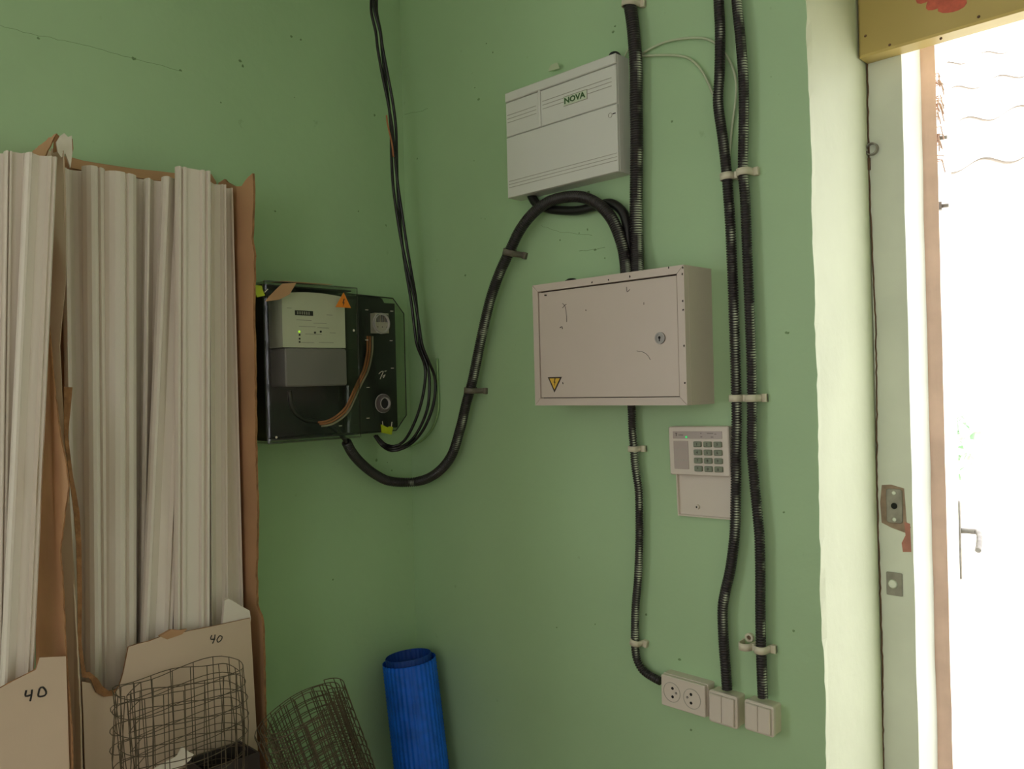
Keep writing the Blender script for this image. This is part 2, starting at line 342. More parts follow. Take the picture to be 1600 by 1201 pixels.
b = MB(FR); b.disc((u, v), .0062, -REV+.003, -REV+.0034); b.build('bolt_hole', M_dark, sp)
for dv in (-.027, .026):
    b = MB(FR); b.disc((u, v+dv), .0042, -REV+.003, -REV+.0042, r_top=.003); b.build('screw', M_frame, sp)
b = MB(FR); p = [(1.2145,0.266,1.2087),(1.2253,0.266,1.2059),(1.2263,0.266,1.1505),(1.2106,0.266,1.1486),(1.2086,0.266,1.1662),(1.2163,0.266,1.1822)]; b.prism([(q[0], q[2]) for q in p], -REV, -REV+.0008); b.build('bare_patch', M_red, trim)
u, v = (1.193,0.266,1.0825)[0::2]
b = MB(FR); b.rbox(u-.0155, u+.0155, v-.023, v+.023, -REV, -REV+.0025, .002, .0008); sp = b.build('latch_plate', M_grey_metal, trim)
b = MB(FR); b.disc((u-.003, v), .0095, -REV+.0025, -REV+.005, r_top=.007); b.build('screw', M_frame, sp)
# ochre board over the doorway
BY = .22
zb = 2.129
bd = thing('painted_board', (1.17, BY, zb), 'ochre painted board with red flower print above the doorway', 'board')
b = MB(FR); b.box(XE+.004, XR-.004, zb, 2.495, -REV+.001, -BY, ch=.004); b.build('panel', M_board, bd)
for i, (cu, cy, cv) in enumerate([(1.293,0.2185,2.2124),(1.3116,0.2185,2.1917),(1.3387,0.2185,2.1801),(1.3519,0.2185,2.1943),(1.3253,0.2185,2.213)]):
    b = MB(FR); n = 16; sz = (.02, .019, .024, .02, .024)[i]
    b.prism([(cu+sz*(1+.12*math.cos(3*a+i))*math.cos(a), cv+.8*sz*(1+.12*math.sin(2*a+i))*math.sin(a)) for a in [2*math.pi*k/n for k in range(n)]], -BY, -BY+.0003+.0002*i)
    b.build('petal', M_flower, bd)
for q in [(1.2257,0.2195,2.1371),(1.3811,0.2195,2.1407),(1.1801,0.2195,2.1686),(1.3173,0.2195,2.1212)]:
    b = MB(FR); b.disc((q[0], q[2]), .0028, -BY, -BY+.0012, seg=8, r_top=.002); b.build('nail_head', M_rust, bd)
# open door leaf, swung out along the line of sight
H0 = Vector((1.255, .385)); DIR = Vector((-.2514, .968)).normalized(); NL = Vector((-DIR.y, DIR.x))   # NL: towards the left face
def leaf_frame(p): q = H0+DIR*p[0]-NL*p[2]; return (q.x, q.y, p[1])
b = MB(leaf_frame); b.box(.0, .80, .06, 2.36, -.028, 0, ch=.001); door = struct(b.build('door_1', M_whitep))
b = MB(leaf_frame); pe = [(-.0015, .07), (-.0015, 2.12)]
n = 40; pts = []
for i in range(n+1):
    z = .07+2.28*i/n; pts.append((z, .001*noise.noise(Vector((z*14, 0, 0)))+.0006*noise.noise(Vector((z*45, 2, 0)))))
for i in range(n):
    z0, e0 = pts[i]; z1, e1 = pts[i+1]
    k = [b.addv(q) for q in ((-.003, z0, -.029), (-.004, z0, .001+e0), (-.004, z1, .001+e1), (-.003, z1, -.029), (.002, z0, -.029), (.002, z0, .001+e0), (.002, z1, .001+e1), (.002, z1, -.029))]
    b.face((k[0], k[1], k[2], k[3])); b.face((k[1], k[5], k[6], k[2])); b.face((k[4], k[0], k[3], k[7]))
b.build('bare_edge', M_wood, door)
b = MB(leaf_frame); rnd = random.Random(3)
for i in range(34):
    z = rnd.uniform(1.93, 2.12); l = rnd.uniform(.006, .03)
    b.tube([(0, z, .001), (-.002, z+rnd.uniform(-.004, .004), .001+l*.3), (-.003, z-rnd.uniform(.0, .03), .001+l*.5)], .0012, 4)
b.build('splinters', M_wood, door)['kind'] = 'stuff'
for z in (1.985, 1.845):
    b = MB(leaf_frame); b.box(.006, .022, z-.008, z+.008, 0, .006); bo = b.build('hinge_nut', M_grey_metal, door)
    b = MB(leaf_frame); b.disc((.014, z), .0042, .006, .019, 10); b.build('bolt_end', M_grey_metal, bo)
zh = 1.03
b = MB(leaf_frame); b.rbox(.70, .738, zh-.105, zh+.115, 0, .006, .012, .002); hp = b.build('handle_plate', M_grey_metal, door)
b = MB(leaf_frame); b.tube(smooth_path([(.72, zh+.03, .004), (.72, zh+.03, .035), (.715, zh+.029, .045), (.69, zh+.026, .05), (.64, zh+.012, .05), (.61, zh-.002, .047)], .006), .008, 10); b.build('lever', M_grey_metal, hp)
# ------------------------------------------------------------------ yard outside
b = MB(); b.box(-14, 14, .366, 26, -.25, -.05); struct(b.build('floor_yard', M_ground))
rf = thing('slate_roof', (0, 9, 2.2), 'pale corrugated slate roof beyond the doorway, rows of wavy edges', 'roof')
for k in range(5):
    yb = 6.0+k*1.35; z0 = 2.66+k*.80
    b = MB(); nx = 150; A = []; B = []; A2 = []; B2 = []
    for i in range(nx+1):
        x = -5+8*i/nx; h = .045*math.cos(x*2*math.pi/.5)
        A.append(b.addv((x, yb, z0+h+.07))); B.append(b.addv((x, yb+1.45, z0+.86+h)))
        A2.append(b.addv((x, yb, z0+h+.05))); B2.append(b.addv((x, yb+1.45, z0+.84+h)))
    for i in range(nx):
        b.face((A[i], A[i+1], B[i+1], B[i]), 0, True); b.face((A2[i+1], A2[i], B2[i], B2[i+1]), 0, True); b.face((A2[i], A2[i+1], A[i+1], A[i]))
    b.build('slate_row', M_slate, rf)
b = MB(); b.box(-5, 3, 6.3, 6.5, -.05, 2.6); b.build('shed_wall', M_whitep, rf)
def bush(name, c, r, n, label, seed):
    rnd = random.Random(seed); t = thing(name, (c[0], c[1], -.05), label, 'bush', 'bushes in the yard')
    b = MB()
    for i in range(n):
        d = Vector((rnd.gauss(0, 1), rnd.gauss(0, 1), rnd.gauss(0, 1))).normalized()*r*rnd.uniform(.5, 1)
        p = Vector((c[0], c[1], c[2]))+Vector((d.x, d.y, d.z*.9)); a = Vector((rnd.gauss(0, 1), rnd.gauss(0, 1), rnd.gauss(0, 1))).normalized(); e = a.orthogonal().normalized(); s = rnd.uniform(.05, .1)
        k = [b.addv(tuple(q)) for q in (p-a*s, p+e*s*.4, p+a*s, p-e*s*.4)]; b.face(k)
    o = b.build('foliage', M_bush, t); o['kind'] = 'stuff'
    b = MB()
    for i in range(5):
        b.tube([(c[0], c[1], -.05), (c[0]+rnd.uniform(-.1, .1), c[1], c[2]*.5), (c[0]+rnd.uniform(-.4, .4)*r, c[1]+rnd.uniform(-.3, .3)*r, c[2])], .015, 6)
    b.build('stem', M_rust, t)
bush('garden_bush', (-.35, 5.0, 1.05), .45, 900, 'green bush in the glare outside, nearer the door leaf', 1)
bush('garden_bush', (.75, 5.3, .95), .45, 800, 'green bush in the glare outside, further right', 2)
# ------------------------------------------------------------------ corrugated conduits
def conduit(name, pts, r, label, paint_glint_dir, paint_glint_amt, seed, group='black corrugated conduits'):
    P = smooth_path(pts, .0012); b = MB(FR if False else ID); b.paint = []
    # resample evenly: pitch .0048, four rings per corrugation
    W_ = [Vector(p) for p in P]; d = [0]
    for i in range(1, len(W_)): d.append(d[-1]+(W_[i]-W_[i-1]).length)
    pitch = .005; n = int(d[-1]/pitch); out = []; rad = []; j = 0; crest = []; ss = []
    for k in range(n):
        for fr_, rr, cr in ((0., r*.8, 0), (.3, r*.8, 0), (.42, r, 1), (.88, r, 1)):
            s_ = (k+fr_)*pitch
            while j < len(d)-2 and d[j+1] < s_: j += 1
            t = (s_-d[j])/max(1e-9, d[j+1]-d[j]); out.append(W_[j].lerp(W_[j+1], min(1, t))); rad.append(rr); crest.append(cr); ss.append(s_)
    pd = Vector(paint_glint_dir).normalized()
    def pf(i, q):  # pale crest streaks: leftover wall paint plus painted-in glints from the doorway
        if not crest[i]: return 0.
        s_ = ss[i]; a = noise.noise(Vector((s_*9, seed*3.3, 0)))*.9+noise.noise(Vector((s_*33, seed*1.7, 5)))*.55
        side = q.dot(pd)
        v = (side-.9)*4+max(-1., min(a+paint_glint_amt, .3))*1.3
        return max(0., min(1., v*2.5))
    b.tube(out, r, 12, 0, True, rad, pf)
    return tag(b.build(name, M_conduit), label, 'conduit', group)
W2R = lambda L_: [FR(p) for p in L_]
W2L = lambda L_: [FL(p) for p in L_]
k1 = W2L([(-0.2709,1.3689,0.085),(-0.2426,1.3377,0.07),(-0.2003,1.3058,0.05),(-0.1461,1.2719,0.035)])+[(0.035,-0.0967,1.2501)]+W2R([(0.0675,1.2461,0.036),(0.1478,1.273,0.036),(0.2077,1.3207,0.036),(0.2446,1.3905,0.036),(0.2712,1.4586,0.036),(0.2943,1.5097,0.036),(0.3178,1.5789,0.036),(0.3434,1.6516,0.036),(0.3681,1.7122,0.036),(0.3988,1.7664,0.036),(0.4352,1.8157,0.036),(0.4705,1.8607,0.036),(0.5127,1.8929,0.036),(0.561,1.9113,0.036),(0.6109,1.9141,0.036),(0.6623,1.9051,0.036),(0.7077,1.8807,0.036),(0.741,1.8452,0.036),(0.7615,1.8016,0.036),(0.772,1.7626,0.036),(0.7859,1.7172,0.05)])
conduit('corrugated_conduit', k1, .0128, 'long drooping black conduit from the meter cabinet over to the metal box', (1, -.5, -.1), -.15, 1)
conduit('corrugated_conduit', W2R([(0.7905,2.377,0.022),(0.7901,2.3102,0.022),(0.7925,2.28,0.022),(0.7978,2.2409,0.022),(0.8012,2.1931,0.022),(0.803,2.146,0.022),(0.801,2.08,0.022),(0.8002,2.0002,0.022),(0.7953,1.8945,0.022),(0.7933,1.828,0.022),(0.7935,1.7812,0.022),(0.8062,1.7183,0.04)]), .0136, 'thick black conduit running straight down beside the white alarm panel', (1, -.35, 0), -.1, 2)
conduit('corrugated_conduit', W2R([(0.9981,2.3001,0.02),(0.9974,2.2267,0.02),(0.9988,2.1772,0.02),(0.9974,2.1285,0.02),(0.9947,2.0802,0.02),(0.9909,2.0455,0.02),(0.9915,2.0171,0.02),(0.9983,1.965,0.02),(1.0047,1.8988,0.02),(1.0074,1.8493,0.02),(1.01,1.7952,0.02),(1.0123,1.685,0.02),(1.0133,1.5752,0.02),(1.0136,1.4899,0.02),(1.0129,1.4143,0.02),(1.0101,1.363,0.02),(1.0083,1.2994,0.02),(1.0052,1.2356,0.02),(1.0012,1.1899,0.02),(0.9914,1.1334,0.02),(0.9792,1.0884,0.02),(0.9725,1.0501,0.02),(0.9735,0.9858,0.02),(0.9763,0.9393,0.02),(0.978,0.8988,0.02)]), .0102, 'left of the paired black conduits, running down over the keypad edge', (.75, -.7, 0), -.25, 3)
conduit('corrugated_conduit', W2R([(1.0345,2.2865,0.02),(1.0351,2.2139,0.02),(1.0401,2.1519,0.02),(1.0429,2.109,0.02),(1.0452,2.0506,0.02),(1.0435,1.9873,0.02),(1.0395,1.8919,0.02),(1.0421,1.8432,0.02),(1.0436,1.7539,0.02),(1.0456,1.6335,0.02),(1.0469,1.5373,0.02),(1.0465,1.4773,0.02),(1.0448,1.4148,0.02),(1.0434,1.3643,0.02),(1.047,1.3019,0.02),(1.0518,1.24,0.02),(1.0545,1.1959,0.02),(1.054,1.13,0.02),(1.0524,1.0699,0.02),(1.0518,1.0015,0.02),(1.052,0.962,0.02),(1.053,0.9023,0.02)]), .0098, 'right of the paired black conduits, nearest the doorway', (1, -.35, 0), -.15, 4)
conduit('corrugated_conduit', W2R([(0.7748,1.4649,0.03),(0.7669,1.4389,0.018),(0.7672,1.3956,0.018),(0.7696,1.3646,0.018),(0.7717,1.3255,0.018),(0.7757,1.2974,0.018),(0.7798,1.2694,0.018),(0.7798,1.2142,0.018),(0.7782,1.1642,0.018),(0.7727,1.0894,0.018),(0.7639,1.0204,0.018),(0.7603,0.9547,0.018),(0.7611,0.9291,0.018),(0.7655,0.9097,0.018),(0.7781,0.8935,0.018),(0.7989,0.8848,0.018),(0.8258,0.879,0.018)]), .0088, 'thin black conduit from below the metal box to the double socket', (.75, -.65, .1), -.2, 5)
b = MB(); b.tube(smooth_path(W2R([(0.4839,1.9574,0.016),(0.5072,1.9203,0.016),(0.5467,1.9018,0.016),(0.5929,1.8898,0.016),(0.6414,1.8832,0.016),(0.6902,1.885,0.016),(0.7251,1.8832,0.016),(0.7534,1.8621,0.016),(0.7643,1.8332,0.016),(0.7678,1.7853,0.016),(0.7675,1.7217,0.016)]), .008), .0105, 12)
tag(b.build('rubber_hose', M_black), 'smooth black hose sagging from under the alarm panel to the metal box', 'hose')
# hanging black cables in the corner
TOP = [(-0.1775,2.5415,0.12),(-0.1795,2.4763,0.12),(-0.1785,2.4444,0.12),(-0.166,2.3995,0.12),(-0.1613,2.3587,0.12),(-0.1493,2.2903,0.12),(-0.1371,2.2278,0.12),(-0.1289,2.1641,0.12),(-0.1269,2.0989,0.12),(-0.1233,2.0173,0.12),(-0.1135,1.9364,0.12),(-0.1015,1.8552,0.12),(-0.085,1.7769,0.12),(-0.074,1.7243,0.12),(-0.0654,1.6577,0.12),(-0.0584,1.6076,0.12)]
tails = [[(-0.0429,1.5538,0.12),(-0.0468,1.4982,0.12),(-0.066,1.44,0.12),(-0.0931,1.3913,0.12),(-0.1213,1.36,0.12),(-0.1427,1.3496,0.11),(-0.1524,1.3559,0.08),(-0.1686,1.3781,0.07)],
         [(-0.0383,1.5536,0.125),(-0.0331,1.5114,0.125),(-0.0394,1.4525,0.125),(-0.0604,1.4063,0.125),(-0.0916,1.3681,0.125),(-0.1235,1.3504,0.125),(-0.149,1.3435,0.11),(-0.1565,1.3545,0.08),(-0.1726,1.3783,0.07)],
         [(-0.0377,1.5653,0.13),(-0.0192,1.5263,0.13),(-0.0183,1.4856,0.13),(-0.0309,1.4386,0.13),(-0.0608,1.3897,0.13),(-0.0959,1.3586,0.13),(-0.1297,1.3445,0.13),(-0.1512,1.3388,0.11),(-0.1586,1.3514,0.08),(-0.1746,1.3784,0.07)]]
lab = ['black hanging cable of the corner bundle, inner loop beside the meter cabinet', 'black hanging cable of the corner bundle, middle loop', 'black hanging cable of the corner bundle, widest outer loop']
for c in range(3):
    P = []
    for i, p in enumerate(TOP):
        a = c*2.094+p[1]*6.0; rr = .0078
        P.append((p[0]+rr*math.cos(a), p[1], p[2]+rr*math.sin(a)))
    b = MB(FL); b.tube(smooth_path(P+tails[c], .012), .0039, 8)
    tag(b.build('hanging_cable', M_cable), lab[c], 'cable', 'black cables hanging in the corner')
b = MB(FL); b.tube(smooth_path([(-0.1599,2.1866,0.135),(-0.1583,2.1708,0.135),(-0.153,2.1476,0.135),(-0.1458,2.1215,0.135),(-0.1409,2.085,0.135)], .008), .0022, 6); tag(b.build('thin_wire', M_copper), 'short tan wire taped against the hanging black cables', 'wire')
b = MB(FR); b.tube(smooth_path([(0.1268,1.574,0.006),(0.1268,1.5058,0.006),(0.1267,1.4377,0.006),(0.1012,1.3895,0.006),(0.0569,1.3556,0.006),(0.0082,1.3369,0.012)], .01), .003, 6); tag(b.build('thin_wire', M_gwire), 'thin wire painted wall green looping behind the hanging cables', 'wire')
b = MB(FR); b.tube(smooth_path([(0.7958,2.1816,0.006),(0.8216,2.1754,0.006),(0.8577,2.1661,0.006),(0.8957,2.1536,0.006),(0.9221,2.1394,0.006),(0.9448,2.1139,0.006),(0.9611,2.0829,0.006),(0.9744,2.0493,0.006),(0.9834,2.0304,0.008)], .01), .0026, 6)
tag(b.build('thin_wire', M_wire), 'pale thin wire, lower of two arcs right of the alarm panel', 'wire')
b = MB(FR); b.tube(smooth_path([(0.8073,2.1836,0.006),(0.8316,2.1884,0.006),(0.8631,2.1906,0.006),(0.8996,2.1859,0.006),(0.9408,2.1758,0.006),(0.9691,2.162,0.006),(0.9883,2.1437,0.006),(1.0042,2.1204,0.006),(1.0158,2.0949,0.006),(1.0218,2.0663,0.006),(1.0211,2.0396,0.006),(1.0162,2.0103,0.006),(1.0097,1.975,0.006),(1.0045,1.9331,0.006),(1.0021,1.8967,0.006),(1.0016,1.8783,0.006)], .01), .0026, 6)
tag(b.build('thin_wire', M_wire), 'pale thin wire, upper arc running down between the paired conduits', 'wire')
b = MB(FR); b.tube(smooth_path([(0.762,2.1805,0.012),(0.769,2.1906,0.012),(0.7794,2.2038,0.012),(0.7847,2.2129,0.012)], .006), .0016, 5); tag(b.build('thin_wire', M_wire), 'short pale wire at the top corner of the alarm panel', 'wire')
# ------------------------------------------------------------------ clips
def clip(pxs, v, h, label, r, wc, m=M_clip, tilt=0., ext=.012, group='conduit clips', screw=False, name='conduit_clip', empty=()):
    t = .0022; u0 = min(pxs)-r-ext*.5; u1 = max(pxs)+r+ext; n = 60
    cu, cv = (u0+u1)/2, v; ct, st = math.cos(tilt), math.sin(tilt)
    def fr(p): a, c = p[0]-cu, p[1]-cv; return FR((cu+a*ct-c*st, cv+a*st+c*ct, p[2]))
    th = thing(name, FR((cu, cv, 0)), label, 'clip', group)
    b = MB(fr)
    def prof(u, rad, base):
        w = base
        for q in pxs:
            if abs(u-q) < rad: w = max(w, wc+math.sqrt(rad*rad-(u-q)**2) if abs(u-q) < rad*.96 else w)
        return w
    lo = []; hi = []
    for i in range(n+1):
        u = u0+(u1-u0)*i/n; lo.append((u, prof(u, r+.0006, .0))); hi.append((u, max(prof(u, r+.0006+t, .0), .0)+ (0.0035 if prof(u, r+.0006+t, 0) == 0 else 0)))
    for sgn in (0,):
        A = [b.addv((p[0], v-h/2, p[1])) for p in lo]; B = [b.addv((p[0], v-h/2, p[1])) for p in hi]
        C = [b.addv((p[0], v+h/2, p[1])) for p in lo]; D = [b.addv((p[0], v+h/2, p[1])) for p in hi]
        for i in range(n):
            b.face((A[i], A[i+1], B[i+1], B[i])); b.face((C[i+1], C[i], D[i], D[i+1])); b.face((B[i], B[i+1], D[i+1], D[i]), 0, True); b.face((A[i+1], A[i], C[i], C[i+1]))
        b.face((A[0], B[0], D[0], C[0])); b.face((A[-1], C[-1], D[-1], B[-1]))
    b.build('strap', m, th)
    b = MB(fr); b.box(u1-.009, u1, v-h/2-.001, v+h/2+.001, 0, .009, ch=.001); b.build('foot', m, th)
    if len(pxs) > 1:
        um = (pxs[0]+pxs[1])/2; b = MB(fr); b.box(um-.003, um+.003, v-h/2, v+h/2, .0, wc, ch=.0008); b.build('bridge', m, th)
    if screw:
        b = MB(fr); b.ring((pxs[0]+.0, v+h*.9), .0085, .0045, 0, .007, 16); e = b.build('screw_eye', m, th)
        b = MB(fr); b.disc((pxs[0], v+h*.9), .0045, 0, .004, 12); b.build('screw', M_rust, e)
    return th
a, c = (1.0057,1.8863,0.02), (1.0406,1.882,0.02); clip([a[0], c[0]], a[1]+.001, .0135, 'cream double clip on the paired conduits, topmost', .0106, .02, tilt=.05)
a, c = (1.0129,1.4631,0.02), (1.0461,1.4629,0.02); clip([a[0], c[0]], a[1], .0135, 'cream double clip on the paired conduits beside the metal box', .0106, .02)
a, c = (1.0198,0.9866,0.02), (1.0516,0.9931,0.02); clip([a[0], c[0]], c[1], .0135, 'cream double clip above the switches, one side empty with a screw', .0102, .02, screw=True)
a = (0.7693,1.3578,0.018); clip([a[0]], a[1], .0115, 'small cream clip just below the metal box', .0092, .018)
a = (0.7617,0.9482,0.018); clip([a[0]], a[1], .0125, 'small cream clip above the socket, lowest on the thin conduit', .0092, .018, tilt=-.25)
a = (0.4351,1.8126,0.036); clip([a[0]], a[1], .014, 'grey clip high on the drooping conduit', .0134, .036, M_clipd, tilt=-.35)
a = (0.2864,1.4874,0.036); clip([a[0]], a[1], .013, 'grey clip midway on the drooping conduit', .0134, .036, M_clipd, tilt=-.1)
a = (0.7912,2.2925,0.022); clip([a[0]], a[1], .02, 'brownish clip on the thick conduit at the top of the picture', .0142, .022, M_clip, tilt=-.1)
# ------------------------------------------------------------------ alarm panel
NW = .046
nu0, nu1 = (0.4436,2.0751,0.046)[0], (0.7687,2.0561,0.046)[0]
nvt, nvb = ((0.4456,2.1909,0.046)[1]+(0.771,2.1811,0.046)[1])/2, ((0.4411,1.944,0.046)[1]+(0.7649,1.9352,0.046)[1])/2
nv = thing('alarm_control_box', FR(((nu0+nu1)/2, nvb, 0)), 'white plastic alarm panel box with a green NOVA badge', 'alarm box')
H_ = nvt-nvb; D_ = nu1-nu0
V = lambda t: nvt-H_*t
b = MB(FR); b.box(nu0, nu1, nvb, nvt, 0, NW-.006, ch=.002); b.build('housing', M_nova, nv)
ud = (0.5515,2.1164,0.046)[0]
b = MB(FR); b.box(nu0, nu1, V(.085), V(0), NW-.006, NW+.002, ch=.002); b.build('top_rail', M_nova, nv)
b = MB(FR); b.box(nu0+.001, ud-.004, V(.418), V(.095), NW-.006, NW, ch=.0012); lp = b.build('upper_panel', M_nova, nv)
b = MB(FR); b.box(ud-.0032, ud+.0032, V(.418), V(.085), NW-.006, NW+.0015, ch=.001); b.build('divider', M_nova, nv)
b = MB(FR); b.box(ud+.004, nu1-.0, V(.418), V(.095), NW-.006, NW, ch=.0012); rp = b.build('badge_panel', M_nova, nv)
b = MB(FR); b.box(nu0, nu1, V(1), V(.428), NW-.006, NW, ch=.0015); cv_ = b.build('lower_cover', M_nova, nv)
for t in (.215, .25, .285):
    b = MB(FR); b.box(nu0+.006, ud-.01, V(t)-.0006, V(t)+.0006, NW-.0002, NW+.0006); b.build('groove', M_line, lp)
    b = MB(FR); b.box(ud+.01, nu1-.012, V(t-.02)-.0006, V(t-.02)+.0006, NW-.0002, NW+.0006); b.build('groove', M_line, rp)
for t in (.845, .875, .905):
    b = MB(FR); b.box(nu0+.006, nu1-.002, V(t)-.0006, V(t)+.0006, NW-.0002, NW+.0006); b.build('groove', M_line, cv_)
lu, lv, _ = (0.6567,2.1209,0.047)
b = MB(FR); b.rbox(lu-.032, lu+.034, lv-.0095, lv+.0095, NW, NW+.0009, .001, .0003); lb = b.build('badge', M_pale_label, nv)
b = MB(FR); b.box(lu-.0325, lu+.0345, lv-.0105, lv-.0098, NW, NW+.0012); b.box(lu-.0325, lu+.0345, lv+.0098, lv+.0105, NW, NW+.0012); b.box(lu+.0335, lu+.0345, lv-.0105, lv+.0105, NW, NW+.0012); b.build('badge_border', M_line, lb)
text_mesh('lettering', 'NOVA', FR, lu-.001, lv, NW+.0012, .0175, M_logo, lb, bold=.0005, sx=1.18)
su, sv, _ = (0.7512,2.0602,0.047)
b = MB(FR); b.ring((su, sv), .0052, .0042, NW, NW+.0008, 18); b.build('screw_cap', M_line, cv_)
su, sv, _ = (0.7613,2.0617,0.047)
b = MB(FR); b.box(su-.004, su+.004, sv-.001, sv+.001, NW, NW+.0006); b.build('slot', M_scratch, cv_)
b = MB(FR); p = [(0.5519,2.2169,0.01),(0.5602,2.2293,0.01),(0.5797,2.2295,0.01),(0.5869,2.2143,0.01)]; b.sheet([(q[0], q[1], .012) for q in p], (0, 0, 1), .0012); tag(b.build('clear_strip', M_wire), 'small pale plastic strip sticking up behind the alarm panel', 'strip')
b = MB(FR); b.tube(smooth_path([(0.731,2.1929,0.02),(0.7382,2.2004,0.02),(0.7484,2.2001,0.02),(0.7583,2.193,0.02),(0.763,2.1822,0.02)], .004), .003, 8); tag(b.build('rubber_hose', M_black), 'tiny black loop of cable above the alarm panel', 'cable')
# ------------------------------------------------------------------ metal distribution box
MW = .098
mu0 = ((0.5645,1.7178,0.098)[0]+(0.5632,1.4541,0.098)[0])/2; mu1 = ((0.9555,1.7181,0.098)[0]+(0.9533,1.4505,0.098)[0])/2
mv1 = ((0.5645,1.7178,0.098)[1]+(0.9555,1.7181,0.098)[1])/2; mv0 = ((0.5632,1.4541,0.098)[1]+(0.9533,1.4505,0.098)[1])/2
mb = thing('distribution_box', FR(((mu0+mu1)/2, mv0, 0)), 'grey enamelled metal distribution box with keyed door and yellow warning triangle', 'electrical box')
b = MB(FR); b.box(mu0, mu1, mv0, mv1, 0, MW-.014, ch=.001); b.build('housing', M_metalbox, mb)
fw = .0155
def bar(name, pts):
    b = MB(FR); b.prism(pts, MW-.014, MW); return b.build(name, M_metalbox, mb)
e = .0005
bar('frame_bar', [(mu0+e, mv1), (mu0+fw+e, mv1-fw), (mu1-fw-e, mv1-fw), (mu1-e, mv1)])
bar('frame_bar', [(mu0+e, mv0), (mu1-e, mv0), (mu1-fw-e, mv0+fw), (mu0+fw+e, mv0+fw)])
bar('frame_bar', [(mu0, mv0+e), (mu0+fw, mv0+fw+e), (mu0+fw, mv1-fw-e), (mu0, mv1-e)])
bar('frame_bar', [(mu1, mv0+e), (mu1, mv1-e), (mu1-fw, mv1-fw-e), (mu1-fw, mv0+fw+e)])
b = MB(FR); b.box(mu0+fw, mu1-fw, mv0+fw, mv1-fw, MW-.0138, MW-.0125); b.build('rebate', M_gap, mb)
g = .0022
b = MB(FR); b.box(mu0+fw+g*.7, mu1-fw-g, mv0+fw+g*.7, mv1-fw-g*1.3, MW-.0124, MW-.002, ch=.0008); md = b.build('door', M_metalbox, mb)
DW = MW-.002
u, v, _ = (0.8969,1.5826,0.096)
b = MB(FR); b.ring((u, v), .0115, .0085, DW, DW+.003, 24); lk = b.build('lock', M_grey_metal, md)
b = MB(FR); b.disc((u, v), .0085, DW, DW+.0022, 20); b.build('lock_barrel', M_grey_metal, lk)
b = MB(FR); b.disc((u-.001, v+.001), .0028, DW+.0022, DW+.0027, 10); b.box(u-.002, u, v-.006, v+.001, DW+.0022, DW+.0027); b.build('keyhole', M_dark, lk)
p = [(0.6015,1.5141,0.096),(0.6422,1.5138,0.096),(0.6199,1.4803,0.096)]
b = MB(FR); b.prism([(q[0], q[1]) for q in p][::-1], DW, DW+.0004); ws = b.build('warning_triangle', M_scratch, md)
cx = sum(q[0] for q in p)/3; cy = sum(q[1] for q in p)/3
b = MB(FR); b.prism([(cx+(q[0]-cx)*.72, cy+(q[1]-cy)*.72) for q in p][::-1], DW+.0004, DW+.0007); b.build('yellow_field', M_yellow, ws)
b = MB(FR); b.prism([(cx-.001, cy-.009), (cx+.003, cy+.001), (cx+.0005, cy+.001), (cx+.003, cy+.008), (cx+.0005, cy+.008), (cx-.0025, cy-.001), (cx, cy-.001)], DW+.0007, DW+.001); b.build('lightning_bolt', M_scratch, ws)
for pts, r in (([(0.6494,1.6709,0.0962),(0.6564,1.6634,0.0962),(0.6594,1.6454,0.0962),(0.6598,1.6303,0.0962)], .0006), ([(0.6491,1.6613,0.0962),(0.6546,1.6663,0.0962),(0.6601,1.6686,0.0962)], .0007), ([(0.6404,1.6193,0.0962),(0.6459,1.6217,0.0962),(0.6476,1.6161,0.0962)], .0009), ([(0.8403,1.5604,0.0962),(0.8556,1.5572,0.0962),(0.8661,1.5504,0.0962),(0.8719,1.5414,0.0962)], .0005), ([(0.5983,1.6935,0.0962),(0.604,1.6929,0.0962)], .0018), ([(0.8602,1.6552,0.0962),(0.86,1.6502,0.0962)], .0006), ([(0.8193,1.6896,0.0962),(0.8205,1.6792,0.0962),(0.827,1.6837,0.0962)], .0006), ([(0.6438,1.5021,0.0962),(0.6454,1.4979,0.0962)], .0009), ([(0.7124,1.652,0.0962),(0.7141,1.6506,0.0962)], .0012)):
    b = MB(FR); b.tube(smooth_path(pts, .004), r, 5); b.build('scratch', M_scratch, md)
for i, (u, v, w) in enumerate([(0.9508,1.7005,0.098),(0.9507,1.6497,0.098),(0.9509,1.6327,0.098),(0.951,1.565,0.098),(0.9504,1.4948,0.098),(0.9212,1.716,0.098),(0.8291,1.7089,0.098),(0.7762,1.7081,0.098),(0.7328,1.7074,0.098),(0.9525,1.7124,0.098)]):
    rnd = random.Random(i+50); b = MB(FR); k = 7; b.prism([(u+.0022*rnd.uniform(.4, 1)*math.cos(2*math.pi*j/k), v+.003*rnd.uniform(.4, 1)*math.sin(2*math.pi*j/k)) for j in range(k)], MW, MW+.0004); b.build('rust_chip', M_scratch, mb)
u, v, _ = (0.637,1.7221,0.05); b = MB(FR); rnd = 0
b.tube([(u, mv1, .05), (u, mv1+.007, .05), (u, mv1+.011, .05)], .012, 14, radii=[.016, .014, .008]); b.build('rubber_grommet', M_black, mb)
u, v, _ = (0.8514,1.7255,0.05); b = MB(FR); b.box(u-.03, u+.035, mv1, mv1+.004, .03, .075, ch=.001); b.build('cable_entry_plate', M_rust, mb)
u, v, _ = (0.7873,1.7227,0.045); b = MB(FR); b.box(u-.03, u+.03, mv1, mv1+.003, .015, .07); b.build('cable_entry_plate', M_gap, mb)
